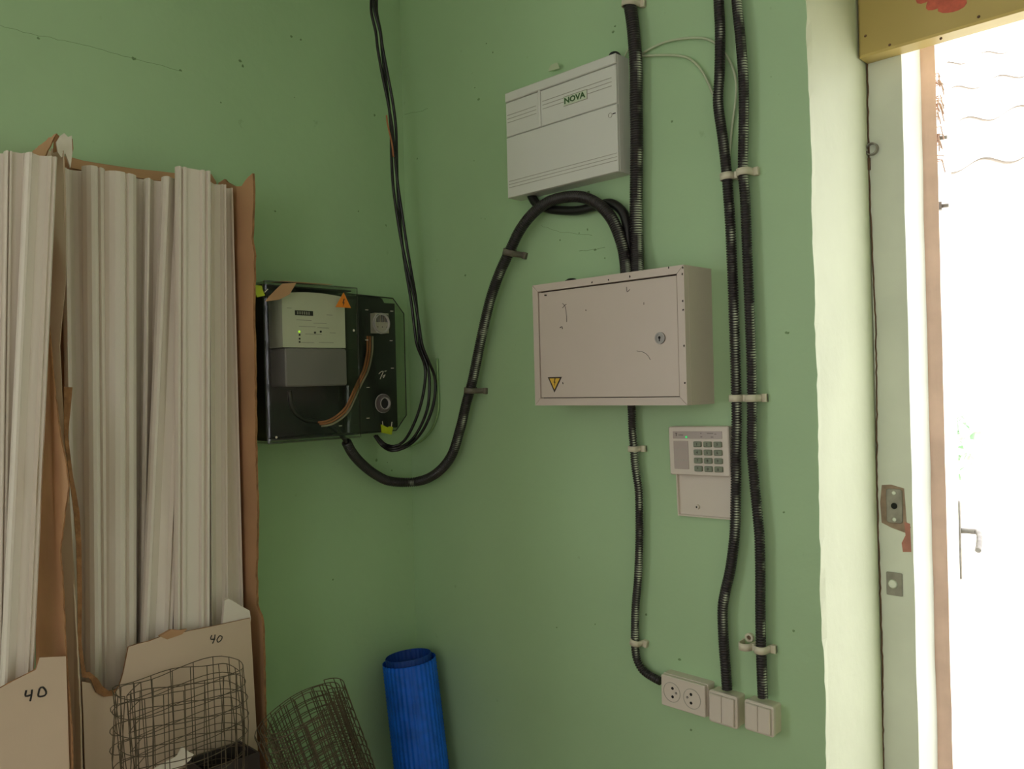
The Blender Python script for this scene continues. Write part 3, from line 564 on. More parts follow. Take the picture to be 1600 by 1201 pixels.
# ------------------------------------------------------------------ keypad
ku0 = (0.8615,1.3627,0.022)[0]; ku1 = (0.9978,1.3676,0.022)[0]; kv1 = (0.9285,1.4081,0.022)[1]; kv0 = (0.9286,1.3108,0.022)[1]; kvf = (0.9349,1.2267,0.022)[1]
kt = math.radians(1.2); kcu, kcv = (ku0+ku1)/2, kv0
def KF(p):
    a, c = p[0]-kcu, p[1]-kcv; return FR((kcu+a*math.cos(kt)-c*math.sin(kt), kcv+a*math.sin(kt)+c*math.cos(kt), p[2]))
kp = thing('alarm_keypad', KF((kcu, kvf, 0)), 'off-white alarm keypad with twelve grey keys and flap hanging open', 'keypad')
kw = ku1-ku0; kh = kv1-kv0
b = MB(KF); b.rbox(ku0, ku1, kv0, kv1, 0, .022, .004, .002); kb = b.build('housing', M_white, kp)
b = MB(KF); b.rbox(ku0+kw*.08, ku1-kw*.10, kv1-kh*.25, kv1-kh*.10, .022, .0228, .001, .0003); ks = b.build('status_strip', M_window, kp)
u = ku0+kw*.315
b = MB(KF); b.disc((u, kv1-kh*.215), .0022, .0228, .0242, 10); b.build('status_light', M_led, ks)
text_mesh('lettering', 'T', KF, ku0+kw*.14, kv1-kh*.17, .0231, .009, M_scratch, ks)
for (fu, fv, fl) in ((.18, .175, .08), (.55, .14, .02), (.66, .14, .10), (.78, .155, .03), (.55, .21, .03), (.72, .215, .04)):
    b = MB(KF); b.box(ku0+kw*fu, ku0+kw*(fu+fl), kv1-kh*fv-.0005, kv1-kh*fv+.0005, .0228, .0231); b.build('print_mark', M_scratch, ks)
b = MB(KF); b.rbox(ku0+kw*.085, ku0+kw*.335, kv1-kh*.875, kv1-kh*.30, .022, .0229, .001, .0003); kwi = b.build('display_window', M_window, kp)
for (fu, fv) in ((.12, .48), (.17, .47), (.22, .46), (.27, .47), (.13, .68), (.18, .68), (.23, .69), (.28, .69)):
    b = MB(KF); b.box(ku0+kw*fu, ku0+kw*(fu+.025), kv1-kh*fv-.001, kv1-kh*fv+.001, .0229, .0231); b.build('print_mark', M_line, kwi)
digs = '123456789*0#'
for r_ in range(4):
    for c_ in range(3):
        cu = ku0+kw*(.5+.165*c_); cv = kv1-kh*(.36+.165*r_)
        b = MB(KF); b.rbox(cu-kw*.064, cu+kw*.064, cv-kh*.057, cv+kh*.057, .022, .0265, .0022, .0012); k = b.build('key', M_key, kp)
        text_mesh('digit', digs[r_*3+c_], KF, cu, cv, .0267, .0075, M_scratch, k)
b = MB(KF); fu0 = ku0+kw*.05; fu1 = ku1+.001
b.rbox(fu0, fu1, kvf, kv0+.001, .0, .006, .003, .001); fl = b.build('flap', M_white, kp)
b = MB(KF); b.box(fu0, fu0+.003, kvf, kv0-.001, .006, .012, ch=.0008); b.build('flap_rim', M_white, fl)
b = MB(KF); b.box(fu0+.003, fu1, kvf, kvf+.003, .006, .012, ch=.0008); b.build('flap_rim', M_white, fl)
b = MB(KF); u_, v_ = fu0+kw*.33, kvf+.02; b.disc((u_, v_), .005, .006, .011, 16, r_top=.004); q = b.build('latch_stud', M_white, fl)
b = MB(KF); b.disc((u_, v_), .0018, .011, .0114, 10); b.build('stud_hole', M_dark, q)
# ------------------------------------------------------------------ double socket and switches
SW = .034
def tilt_frame(cu, cv, ang):
    return lambda p: FR((cu+(p[0]-cu)*math.cos(ang)-(p[1]-cv)*math.sin(ang), cv+(p[0]-cu)*math.sin(ang)+(p[1]-cv)*math.cos(ang), p[2]))
su0 = (0.8333,0.8707,0.034)[0]; su1 = (0.9376,0.868,0.034)[0]; sv1 = (0.8358,0.9027,0.034)[1]; sv0 = (0.8339,0.8381,0.034)[1]
SF = tilt_frame(su0, sv0, math.radians(-.6))
sk = thing('double_socket', FR(((su0+su1)/2, sv0, 0)), 'white surface double socket with six pin holes beside the switches', 'socket')
b = MB(SF); b.rbox(su0, su1, sv0, sv1, 0, SW-.01, .003, .001); b.build('back_box', M_white, sk)
b = MB(SF); b.rbox(su0+.0012, su1-.0012, sv0+.0012, sv1-.0012, SW-.0095, SW, .003, .0015); fp = b.build('face_plate', M_white, sk)
for (cu, cv, w), sg in (((0.8603,0.8707,0.034), 1), ((0.9073,0.8693,0.034), -1)):
    b = MB(SF); b.ring((cu, cv), .0200, .0190, SW, SW+.0006, 32); rc = b.build('recess_shade_ring', M_line, fp)  # grey ring paints the shaded edge of a recessed well
    b = MB(SF); b.disc((cu, cv), .0185, SW-.0004, SW+.0003, 28); b.build('socket_well', M_white, fp)
    for dv in (-.0085, .0085):
        b = MB(SF); b.disc((cu+.002*sg, cv+dv), .003, SW+.0003, SW+.0008, 12); b.build('pin_hole', M_dark, fp)
    b = MB(SF); b.disc((cu+.0105*sg, cv+.001), .0024, SW+.0003, SW+.0016, 12); b.build('earth_pin', M_grey_metal, fp)
def switch(px0, px1, py0, py1, label, crook):
    u0, v1, _ = px0; u1, v0, _ = px1
    F_ = tilt_frame(u0, v0, math.radians(crook))
    t = thing('light_switch', FR(((u0+u1)/2, v0, 0)), label, 'light switch', 'light switches')
    b = MB(F_); b.rbox(u0+.001, u1-.001, v0+.001, v1-.001, 0, SW-.012, .004, .001); b.build('back_box', M_clip, t)
    b = MB(F_); b.rbox(u0, u1, v0, v1, SW-.0115, SW-.002, .005, .002); b.build('surround', M_white, t)
    um = (u0+u1)/2
    for a, c in ((u0+.005, um-.0005), (um+.0005, u1-.005)):
        b = MB(F_); b.rbox(a, c, v0+.005, v1-.005, SW-.002, SW+.003, .0015, .001); b.build('rocker', M_white, t)
    b = MB(F_); b.box(u0+.0042, u1-.0042, v0+.0042, v1-.0042, SW-.0019, SW-.0014); b.build('rocker_gap', M_line, t)
switch((0.9427,0.8955,0.034), (1.0046,0.8337,0.034), 0, 0, 'white two-gang switch in the middle, next to the double socket', -1)
switch((1.0197,0.8957,0.034), (1.0789,0.8386,0.034), 0, 0, 'white two-gang switch at the end of the row, nearest the doorway', -1)
# ------------------------------------------------------------------ meter cabinet on the left wall
CW, RWD = .14, .088
cu0 = -.512; cus = ((-0.264,1.7448,0.14)[0]+(-0.2695,1.3798,0.14)[0])/2; cur = (-0.0819,1.5752,0.088)[0]
cv1 = (-0.3925,1.7438,0.14)[1]; cv0 = (-0.3995,1.3821,0.14)[1]
mc = thing('meter_cabinet', FL(((cu0+cur)/2, cv0, 0)), 'dark electricity meter cabinet with smoky clear covers and orange warning triangle', 'meter cabinet')
b = MB(FL); b.rbox(cu0+.006, cur-.034, cv0+.004, cv1-.006, 0, .05, .02, .002); b.build('back_box', M_panel, mc)
def shell(name, poly, w0, w1, m, th=.002):
    b = MB(FL); n = len(poly); cx = sum(p[0] for p in poly)/n; cy = sum(p[1] for p in poly)/n
    a = [b.addv((p[0], p[1], w0)) for p in poly]; c = [b.addv((p[0], p[1], w1-.004)) for p in poly]
    hw = max(abs(p[0]-cx) for p in poly); hh = max(abs(p[1]-cy) for p in poly)
    d = [b.addv((cx+(p[0]-cx)*(1-.004/hw), cy+(p[1]-cy)*(1-.004/hh), w1)) for p in poly]
    for i in range(n):
        j = (i+1) % n; b.face((a[i], a[j], c[j], c[i])); b.face((c[i], c[j], d[j], d[i]))
    b.face(d); return b.build(name, m, mc)
k = .012
shell('meter_cover', [(cu0, cv0), (cus, cv0), (cus, cv1), (cu0, cv1)], .05, CW, M_clear)
ch = .035
shell('breaker_cover', [(cus+.001, cv0+.004), (cur-ch, cv0+.006), (cur, cv0+.006+ch*1.1), (cur, cv1-.012-ch*1.1), (cur-ch, cv1-.012), (cus+.001, cv1-.008)], .02, RWD, M_clear)
b = MB(FL); b.tube([(cus, cv0, CW), (cus, cv1, CW)], .0016, 6); b.tube([(cu0, cv1, CW-.003), (cus, cv1, CW-.003)], .0018, 6); b.tube([(cu0, cv0, CW-.003), (cus, cv0, CW-.003)], .0018, 6); b.tube([(cu0, cv0, CW-.003), (cu0, cv1, CW-.003)], .0016, 6)
b.build('cover_edge', M_ring, mc)
b = MB(FL); b.box(cus+.012, cur-.008, cv0+.012, cv1-.022, .05, .058); b.build('mounting_panel', M_panel, mc)
for (a, c, d, e) in ((cu0+.004, cus-.004, cv1-.008, cv1-.005), (cu0+.004, cus-.004, cv0+.005, cv0+.008), (cu0+.004, cu0+.007, cv0+.008, cv1-.008)):
    b = MB(FL); b.box(a, c, d, e, .05, .122); b.build('dark_surround', M_panel, mc)  # added dark walls that darken the inside of the meter cover
PO = [(cus+.001, cv0+.004), (cur-ch, cv0+.006), (cur, cv0+.006+ch*1.1), (cur, cv1-.012-ch*1.1), (cur-ch, cv1-.012), (cus+.001, cv1-.008)]
b = MB(FL)
for i in range(5): b.tube([PO[i]+(RWD-.002,), PO[i+1]+(RWD-.002,)], .0013, 6)
b.build('cover_edge', M_panel, mc)
# round windows over breaker and test port
q = (-0.1584,1.6649,0.09)
b = MB(FL); b.ring((q[0], q[1]), .0268, .0256, RWD, RWD+.003, 36); b.ring((q[0], q[1]), .0232, .0218, RWD, RWD+.006, 36); b.build('round_window', M_ringo, mc)
q = (-0.1587,1.4599,0.09)
b = MB(FL); b.ring((q[0], q[1]), .0245, .0236, RWD, RWD+.002, 36); b.ring((q[0], q[1]), .0152, .0140, RWD, RWD+.012, 36); rw_ = b.build('round_window', M_ringo, mc)
b = MB(FL); b.ring((q[0], q[1]), .0236, .0205, RWD, RWD+.003, 36); b.ring((q[0], q[1]), .0200, .0175, RWD, RWD+.006, 36); b.ring((q[0], q[1]), .0172, .0152, RWD, RWD+.009, 36); b.build('stepped_rim', M_funnel, rw_)
b = MB(FL); b.disc((q[0], q[1]), .0140, RWD+.002, RWD+.004, 24); b.build('window_cap', M_panel, rw_)
for (x_, y_, w_) in [(-0.2021,1.6975,0.0885),(-0.2044,1.6214,0.0885),(-0.1236,1.6978,0.0885),(-0.128,1.6213,0.0885),(-0.2041,1.5019,0.0885),(-0.2065,1.4244,0.0885),(-0.1261,1.5501,0.0885),(-0.2889,1.4094,0.0885)]:
    b = MB(FL); b.box(x_-.0045, x_+.0045, y_-.001, y_+.001, w_, w_+.0006); b.build('tick_mark', M_paper, mc)
for pts in ([(-0.1696,1.5355,0.0888),(-0.1634,1.5404,0.0888),(-0.1553,1.5419,0.0888),(-0.1617,1.5305,0.0888),(-0.166,1.5224,0.0888)], [(-0.1512,1.5419,0.0888),(-0.145,1.5435,0.0888)], [(-0.1577,1.5288,0.0888),(-0.1494,1.5337,0.0888),(-0.1558,1.5255,0.0888)]):
    b = MB(FL); b.tube(smooth_path(pts, .004), .0009, 5); b.build('chalk_mark', M_paper, mc)
q = [(-0.3298,1.6942,0.1405),(-0.2854,1.694,0.1405),(-0.3053,1.7306,0.1405)]
b = MB(FL); b.prism([(p[0], p[1]) for p in q], CW, CW+.0005); wt_ = b.build('warning_triangle', M_warn, mc)
cx = sum(p[0] for p in q)/3; cy = sum(p[1] for p in q)/3-.001
b = MB(FL); b.prism([(cx-.002, cy-.009), (cx+.0035, cy+.001), (cx+.0005, cy+.001), (cx+.004, cy+.01), (cx+.001, cy+.01), (cx-.003, cy-.001), (cx, cy-.001)], CW+.0005, CW+.0009); b.build('lightning_bolt', M_scratch, wt_)
u, v, _ = (-0.3215,1.7569,0.12); 
for (u, v, w) in [(-0.493,1.3954,0.1405),(-0.2787,1.6402,0.1405)]:
    b = MB(FL); b.disc((u, v), .003, CW, CW+.002, 12, r_top=.002); b.build('cover_screw', M_paper, mc)
# the meter inside
e0, e1 = (-0.4582,1.6598,0.118)[0], (-0.2883,1.6662,0.118)[0]; f1 = (-0.3742,1.7217,0.118)[1]; f0 = (-0.3778,1.5982,0.118)[1]; g0 = (-0.3804,1.5079,0.118)[1]
em = thing('electricity_meter', FL(((e0+e1)/2, g0, .05)), 'pale electricity meter behind the smoky left cover', 'electricity meter')
b = MB(FL); n = 16; poly = []
for i in range(n+1): t = i/n; poly.append((e0+(e1-e0)*t, f1+.006*math.sin(math.pi*t)))
poly = [(e0, f0), (e1, f0)]+poly[::-1]
b.prism(poly, .058, .118); fb = b.build('housing', M_meterf, em)
b = MB(FL); b.rbox(e0+.002, e1-.001, g0, f0-.002, .058, .124, .006, .003); b.build('terminal_cover', M_meterg, em)
b = MB(FL); q0, q1 = (-0.4252,1.6728,0.1185), (-0.3773,1.6839,0.1185); b.box(q0[0], q1[0], q0[1], q1[1], .118, .1188); b.build('register_display', M_panel, em)
dw = (q1[0]-q0[0])/8
for i in range(6):
    b = MB(FL); b.box(q0[0]+dw*(i+.9), q0[0]+dw*(i+1.45), q0[1]+.002, q1[1]-.002, .1188, .119); b.build('digit_wheel', M_line, em)
for (x_, y_, w_), hw in zip([(-0.4395,1.6884,0.1182),(-0.4017,1.6619,0.1182),(-0.3588,1.656,0.1182),(-0.3317,1.6768,0.1182),(-0.3936,1.6473,0.1182),(-0.3503,1.6456,0.1182),(-0.377,1.6298,0.1182),(-0.3425,1.6108,0.1182),(-0.3947,1.6099,0.1182),(-0.324,1.6342,0.1182)], (.006, .02, .018, .008, .022, .016, .022, .02, .018, .008)):
    b = MB(FL); b.box(x_-hw, x_+hw, y_-.0006, y_+.0006, .118, .1184); b.build('print_line', M_line, em)
for (x_, y_, w_) in [(-0.3733,1.6336,0.118),(-0.3575,1.6363,0.118)]:
    b = MB(FL); b.disc((x_, y_), .0026, .118, .1195, 10); b.build('button', M_panel, em)
u, v, _ = (-0.4151,1.6347,0.118); b = MB(FL); b.disc((u, v), .0026, .118, .1195, 10); b.build('pulse_light', M_ledy, em)
for (x_, y_, w_) in [(-0.4144,1.6273,0.118),(-0.4147,1.6184,0.118),(-0.4149,1.611,0.118)]:
    b = MB(FL); b.box(x_-.002, x_+.002, y_-.002, y_+.002, .118, .119); b.build('port', M_panel, em)
# breaker
bu0, bu1 = (-0.1697,1.6654,0.078)[0], (-0.1269,1.6669,0.078)[0]; bv1 = (-0.1527,1.6924,0.078)[1]; bv0 = (-0.1543,1.6412,0.078)[1]
cb = thing('circuit_breaker', FL(((bu0+bu1)/2, bv0, .058)), 'three-pole white circuit breaker behind the upper round window', 'circuit breaker')
b = MB(FL); b.box(bu0, bu1, bv0, bv1, .0582, .08, ch=.001); b.build('housing', M_white, cb)
for i in range(3):
    a = bu0+(bu1-bu0)*(i+.2)/3; c = bu0+(bu1-bu0)*(i+.8)/3; m_ = bv0+(bv1-bv0)*.55
    b = MB(FL); b.box(a, c, m_, bv1-.004, .08, .0855, ch=.001); b.build('toggle', M_meterg, cb)
    b = MB(FL); b.disc(((a+c)/2, bv0+(bv1-bv0)*.3), .0014, .08, .0805, 8); b.build('screw', M_dark, cb)
# insulated wires inside the cabinet
lab = ['orange insulated wire inside the meter cabinet, leftmost of three strands', 'orange insulated wire inside the meter cabinet, middle strand', 'pale insulated wire inside the meter cabinet, rightmost strand']
for i in range(3):
    d = i*.008-.004
    P = [(p[0]+d*(1 if j < 4 else .55), p[1]-(0 if j < 4 else d*.6), p[2]) for j, p in enumerate([(-0.179,1.6333,0.062),(-0.1822,1.6002,0.065),(-0.1928,1.5672,0.07),(-0.2106,1.5393,0.08),(-0.2506,1.5072,0.108),(-0.2804,1.4795,0.128),(-0.2992,1.4523,0.13),(-0.3251,1.4334,0.13),(-0.3508,1.4225,0.128),(-0.3703,1.4203,0.12)])]
    b = MB(FL); b.tube(smooth_path(P, .008), .0026, 7); tag(b.build('insulated_wire', (M_copper, M_copper, M_pale_ins)[i]), lab[i], 'wire', 'wires inside the meter cabinet')
b = MB(FL); b.tube(smooth_path([(-0.4222,1.4989,0.08),(-0.4134,1.4535,0.08),(-0.3798,1.4278,0.08),(-0.3355,1.4196,0.085),(-0.2965,1.3987,0.08),(-0.2727,1.3722,0.085),(-0.2605,1.3521,0.08)], .008), .006, 8); tag(b.build('black_lead', M_cable), 'black lead curving along the bottom inside the meter cabinet', 'wire')
# seals and paper strip
def seal(F_, pts, w, label, legs):
    t = thing('seal_tag', F_((pts[0][0], pts[0][1], w)), label, 'seal', 'plastic seals')
    b = MB(F_); b.prism([(p[0], p[1]) for p in pts], w, w+.004); b.build('tag_body', M_seal, t)
    for l in legs:
        b = MB(F_); b.tube([(p[0], p[1], w+.002) for p in l], .0011, 6); b.build('prong', M_paper, t)
seal(FL, [(-0.1665,1.3852,0.1),(-0.1362,1.3785,0.1),(-0.1315,1.398,0.1),(-0.1417,1.4002,0.1),(-0.1479,1.3972,0.1),(-0.1678,1.4065,0.1)], RWD+.0005, 'yellow-green plastic seal at the lower corner of the meter cabinet', [[(-0.1619,1.4029,0.1),(-0.1636,1.4144,0.1)], [(-0.1356,1.3982,0.1),(-0.1331,1.4112,0.1)]])
seal(FL, [(-0.5333,1.7051,0.15),(-0.5147,1.7104,0.15),(-0.5206,1.7228,0.15),(-0.5219,1.7311,0.15),(-0.5417,1.7326,0.15),(-0.5391,1.7174,0.15)], CW+.001, 'yellow-green plastic seal at the top corner of the meter cabinet by the carton', [[(-0.5145,1.7175,0.15),(-0.5065,1.7251,0.15)]])
st = MB(FL); q = [(-0.5135,1.6971,0.1415),(-0.5038,1.709,0.1415),(-0.4811,1.7304,0.1415),(-0.4696,1.7398,0.1415),(-0.4336,1.7445,0.1415),(-0.4525,1.7164,0.1415),(-0.4786,1.7033,0.1415)]
st.sheet(q, (0, 0, 1), .0008); o = thing('paper_strip', FL(q[0]), 'crumpled brown paper strip draped over the top of the meter cabinet', 'paper'); st.build('front_fold', M_cb, o)
st = MB(FL); q = [((-0.4687,1.7401,0.14)[0], cv1+.002, .139), ((-0.335,1.7493,0.14)[0], cv1+.003, .137), ((-0.3169,1.7551,0.14)[0]+.01, cv1+.014, .06), ((-0.37,1.7514,0.14)[0], cv1+.010, .055), ((-0.4687,1.7429,0.14)[0], cv1+.003, .09)]
st.sheet(q, (0, 1, 0), .001); st.build('top_fold', M_cb, o)
# ------------------------------------------------------------------ cartons of mouldings
def moulding(xt, xb, width, w, zt, prof, ang, label, grp):
    # xt, xb : left-edge position along the wall at the top and on the floor
    profs = {0: [(0, .004), (.05, .009), (.12, .009), (.15, .005), (.3, .003), (.5, .002), (.7, .003), (.84, .005), (.87, .01), (.95, .01), (1, .004)],
             1: [(0, .003), (.04, .008), (.1, .008), (.12, .004), (.16, .004), (.18, .008), (.26, .008), (.29, .005), (.7, .005), (.73, .009), (.8, .009), (.82, .006), (.88, .006), (.9, .01), (.97, .01), (1, .003)],
             2: [(0, .002), (.1, .008), (.25, .012), (.4, .0125), (.55, .011), (.62, .006), (.66, .006), (.7, .010), (.85, .008), (1, .002)],
             3: [(0, .006), (.06, .01), (.14, .01), (.2, .007), (.45, .001), (.7, .004), (.78, .009), (.84, .006), (.92, .009), (1, .005)]}[prof]
    b = MB(FL); ca, sa = math.cos(ang), math.sin(ang); rows = []
    for z, x0 in ((.004, xb), (zt, xt)):
        r = []
        for t, d in profs: r.append(b.addv((x0+t*width*ca, z, w+d*1.6-.004+t*width*sa)))
        r.append(b.addv((x0+width*ca, z, w-.006+width*sa))); r.append(b.addv((x0, z, w-.006))); rows.append(r)
    n = len(rows[0])
    for i in range(n): j = (i+1) % n; b.face((rows[0][i], rows[0][j], rows[1][j], rows[1][i]), 0, False)
    b.face(rows[0][::-1]); b.face(rows[1])
    return tag(b.build('foam_moulding', M_poly), label, 'moulding', grp)
def line_to(z, top, low):
    t = (z-low[1])/(top[1]-low[1]); return low[0]+(top[0]-low[0])*t
def mouldings(rows, grp):
    for top, low, right, prof, ang, label in rows:
        moulding(top[0], line_to(.004, top, low), right[0]-top[0], top[2], top[1], prof, ang, label, grp)
G2 = 'mouldings in the torn carton'
mouldings([
 ((-0.9008,1.9401,0.075), (-0.9094,1.0283,0.075), (-0.8612,1.9468,0.075), 0, 0, 'leftmost white moulding in the torn carton, beside its ragged edge'),
 ((-0.8702,1.9462,0.095), (-0.8849,1.0264,0.095), (-0.8285,1.9533,0.095), 2, .0, 'second white moulding from the left in the torn carton, rounded face'),
 ((-0.8317,1.9417,0.1), (-0.8538,1.0201,0.1), (-0.7709,1.9517,0.1), 2, .05, 'wide rounded white moulding left of the dark recess in the torn carton'),
 ((-0.771,1.9445,0.07), (-0.7903,0.9991,0.07), (-0.7332,1.9506,0.07), 0, 0, 'recessed white moulding in the shadowed gap of the torn carton'),
 ((-0.7472,1.9428,0.085), (-0.7821,1.0001,0.085), (-0.6993,1.9504,0.085), 3, -.1, 'white moulding right of the shadowed gap, mostly covered by its leaning neighbour'),
 ((-0.7207,1.9462,0.11), (-0.7867,1.0061,0.11), (-0.6581,1.9563,0.11), 3, .0, 'white moulding leaning to the left at its foot in the torn carton'),
 ((-0.7,1.9672,0.128), (-0.7274,0.9956,0.128), (-0.6295,1.9792,0.128), 1, .0, 'tallest ridged white moulding in the torn carton, standing foremost'),
 ((-0.625,1.9502,0.105), (-0.6463,0.9718,0.105), (-0.5812,1.957,0.105), 3, .0, 'narrow white moulding right of the tallest one'),
 ((-0.598,1.9497,0.085), (-0.5978,0.9564,0.085), (-0.5577,1.9559,0.085), 0, .0, 'rightmost white moulding in the torn carton, against the brown side')], G2)
b = MB(FL); q = [(-0.6373,1.0122,0.15),(-0.6317,1.0621,0.15),(-0.6231,1.0644,0.15),(-0.599,1.0459,0.15),(-0.5759,1.0288,0.15),(-0.5734,1.0117,0.15),(-0.5752,0.9983,0.15)]; b.prism([(p[0], p[1]) for p in q][::-1], .148, .156); tag(b.build('foam_offcut', M_poly), 'short white foam offcut poking out above the carton front marked 40', 'offcut')
G1 = 'mouldings in the left carton'
mouldings([
 ((-1.0582,1.9266,0.165), (-1.084,1.0875,0.165), (-1.0191,1.9338,0.165), 0, 0, 'white moulding cut off by the left picture edge'),
 ((-1.026,1.9282,0.18), (-1.0553,1.0836,0.18), (-0.9888,1.935,0.18), 1, 0, 'ridged white moulding second from the left picture edge'),
 ((-0.9986,1.9256,0.2), (-1.0525,1.0869,0.2), (-0.9491,1.9345,0.2), 3, 0, 'white moulding of the left carton leaning left at its foot, beside the brown flap')], G1)
def ragged(pts, amp, seed, step=.012):
    rnd = random.Random(seed); out = []
    for i in range(len(pts)-1):
        a, c = Vector(pts[i]), Vector(pts[i+1]); n = max(1, int((c-a).length/step))
        for k in range(n):
            p = a.lerp(c, k/n)
            if k or i: p = p+Vector((0, rnd.uniform(-amp, amp), rnd.uniform(-amp, amp)))
            out.append(tuple(p))
    out.append(tuple(pts[-1])); return out
ub_r, ub_l = -.548, -.925
ct2 = thing('torn_carton', FL(((ub_r+ub_l)/2, 0, .08)), 'tall torn cardboard carton of white mouldings, brown inside, beside the meter cabinet', 'carton')
b = MB(FL)   # right side panel, brown inside
edge = ragged([(ub_r, .02, .158), (ub_r, .98, .158)]+[(-0.548,0.9978,0.158),(-0.548,1.0314,0.1347),(-0.548,1.0946,0.135),(-0.548,1.2359,0.1477),(-0.548,1.3753,0.1464),(-0.548,1.5148,0.1506),(-0.548,1.654,0.1521),(-0.548,1.792,0.1618),(-0.548,1.8321,0.1527),(-0.548,1.9437,0.1667),(-0.548,1.9694,0.1624),(-0.548,1.9672,0.1454),(-0.548,1.953,0.1161),(-0.548,1.9581,0.0811),(-0.548,1.9814,0.0338)]+[(ub_r, 1.98, .006)], .0018, 4)
b.sheet(edge+[(ub_r, .02, .006)], (1, 0, 0), .005, 0, 1, 2); b.build('side_panel', [M_cb, M_cbw, M_tear], ct2)
b = MB(FL)   # back panel
tp = [(-0.9321,1.9495,0.008),(-0.9049,1.9821,0.008),(-0.8612,1.9822,0.008),(-0.8394,1.9795,0.008),(-0.8021,1.9794,0.008),(-0.7503,1.9801,0.008),(-0.6964,1.9809,0.008),(-0.6471,1.9848,0.008),(-0.6109,1.9821,0.008),(-0.5837,1.998,0.008),(-0.5655,1.9967,0.008),(-0.5507,1.98,0.008)]
b.prism([(ub_l+.006, .02), (ub_r-.006, .02)]+[(min(max(p[0], ub_l+.006), ub_r-.006), p[1]) for p in tp[::-1]], .003, .009, 0, 0, 1); b.build('back_panel', [M_cb, M_tear], ct2)
b = MB(FL)   # curled top lip of the back panel
P0 = [(-0.8652,1.9764,0.02),(-0.8189,1.974,0.02),(-0.755,1.9756,0.02),(-0.6876,1.98,0.02),(-0.6309,1.9822,0.02)]; P1 = [(-0.8752,1.9537,0.035),(-0.8246,1.9505,0.035),(-0.7612,1.9541,0.035),(-0.6944,1.9553,0.035),(-0.6381,1.9627,0.035)]
for i in range(4):
    b.sheet([P1[i], P1[i+1], P0[i+1], P0[i]], (0, 0, 1), .003)
b.build('curled_lip', M_cb, ct2)
b = MB(FL)   # left side panel, pale outside
edge = [(ub_l, .02, .006), (ub_l, .02, .156)]+ragged([(-0.925,0.9015,0.1832),(-0.925,1.0053,0.1773),(-0.925,1.1324,0.1662),(-0.925,1.2601,0.1481),(-0.925,1.3543,0.1341),(-0.925,1.4497,0.12),(-0.925,1.5218,0.1218),(-0.925,1.5883,0.1124),(-0.925,1.6645,0.1396),(-0.925,1.7104,0.157),(-0.925,1.8045,0.1605),(-0.925,1.8737,0.1691),(-0.925,1.9454,0.164)], .0018, 14)+[(ub_l, 1.99, .006)]
b.sheet(edge, (-1, 0, 0), .0025, 0, 1, 1); b.build('side_panel', [M_cb, M_cbw, M_tear], ct2)
b = MB(FL)   # added pale ply on the left side, angled out to brighten the dark gap
Q0 = [(-0.9243,1.9507,0.162),(-0.9227,1.8754,0.162),(-0.923,1.8163,0.162),(-0.9266,1.7097,0.162),(-0.932,1.6623,0.162),(-0.9391,1.5917,0.162),(-0.9375,1.5213,0.162),(-0.9356,1.4626,0.162),(-0.9315,1.3565,0.162),(-0.9272,1.2618,0.162),(-0.9239,1.167,0.162),(-0.9239,1.0725,0.162),(-0.9207,0.9749,0.162),(-0.918,0.8096,0.162)]; Q1 = [(-0.936,1.9601,0.13),(-0.9357,1.8792,0.13),(-0.9371,1.8195,0.13),(-0.9417,1.712,0.13),(-0.9472,1.6642,0.13),(-0.9531,1.593,0.13),(-0.9547,1.5222,0.13),(-0.9561,1.4632,0.13),(-0.952,1.3566,0.13),(-0.9477,1.2615,0.13),(-0.9434,1.1659,0.13),(-0.9413,1.0705,0.13),(-0.9381,0.9722,0.13),(-0.9353,0.8059,0.13)]
for i in range(len(Q0)-1):
    b.sheet([Q0[i], Q0[i+1], Q1[i+1], Q1[i]], (-.5, 0, .9), .003)
b.build('light_catch_ply', M_cbw, ct2)
b = MB(FL)   # front remnant with the number
q = [(-0.5786,1.0146,0.16),(-0.6645,1.0161,0.16),(-0.7446,1.0188,0.16),(-0.7701,1.0196,0.16),(-0.7927,1.0161,0.16),(-0.8136,1.0161,0.16),(-0.8317,1.0143,0.16),(-0.8371,0.991,0.16),(-0.8424,0.9679,0.16),(-0.85,0.9454,0.16),(-0.8621,0.9318,0.16),(-0.8805,0.9346,0.16),(-0.8939,0.9456,0.16),(-0.9025,0.9647,0.16),(-0.9168,0.971,0.16),(-0.9159,0.9162,0.16),(-0.9151,0.808,0.16)]
b.prism(([(p[0], p[1]) for p in q]+[(ub_l+.003, .02), (ub_r+.003, .02)])[::-1], .158, .163, 0, 1, 2); fr_ = b.build('front_panel', [M_cb, M_cbw, M_tear], ct2)
for pts in ([(-0.6651,0.9983,0.1632),(-0.6681,0.9911,0.1632),(-0.6584,0.9888,0.1632)], [(-0.6582,0.998,0.1632),(-0.6598,0.9892,0.1632),(-0.6642,0.9809,0.1632)], [(-0.6486,0.9932,0.1632),(-0.6543,0.9865,0.1632),(-0.6517,0.9806,0.1632),(-0.6446,0.9842,0.1632),(-0.643,0.9905,0.1632),(-0.6486,0.9932,0.1632)]):
    b = MB(FL); b.tube(smooth_path(pts, .003), .0012, 5); b.build('handwriting', M_ink, fr_)
b = MB(FL); q = [(-0.7734,1.0219,0.168),(-0.7503,1.0293,0.168),(-0.7324,1.0239,0.168),(-0.718,1.0232,0.168),(-0.7287,1.0153,0.168),(-0.7584,1.0121,0.168)]; b.prism([(p[0], p[1]) for p in q][::-1], .158, .166); b.build('torn_ply', M_cb, ct2)
b = MB(FL)   # peeled brown strip over the mouldings
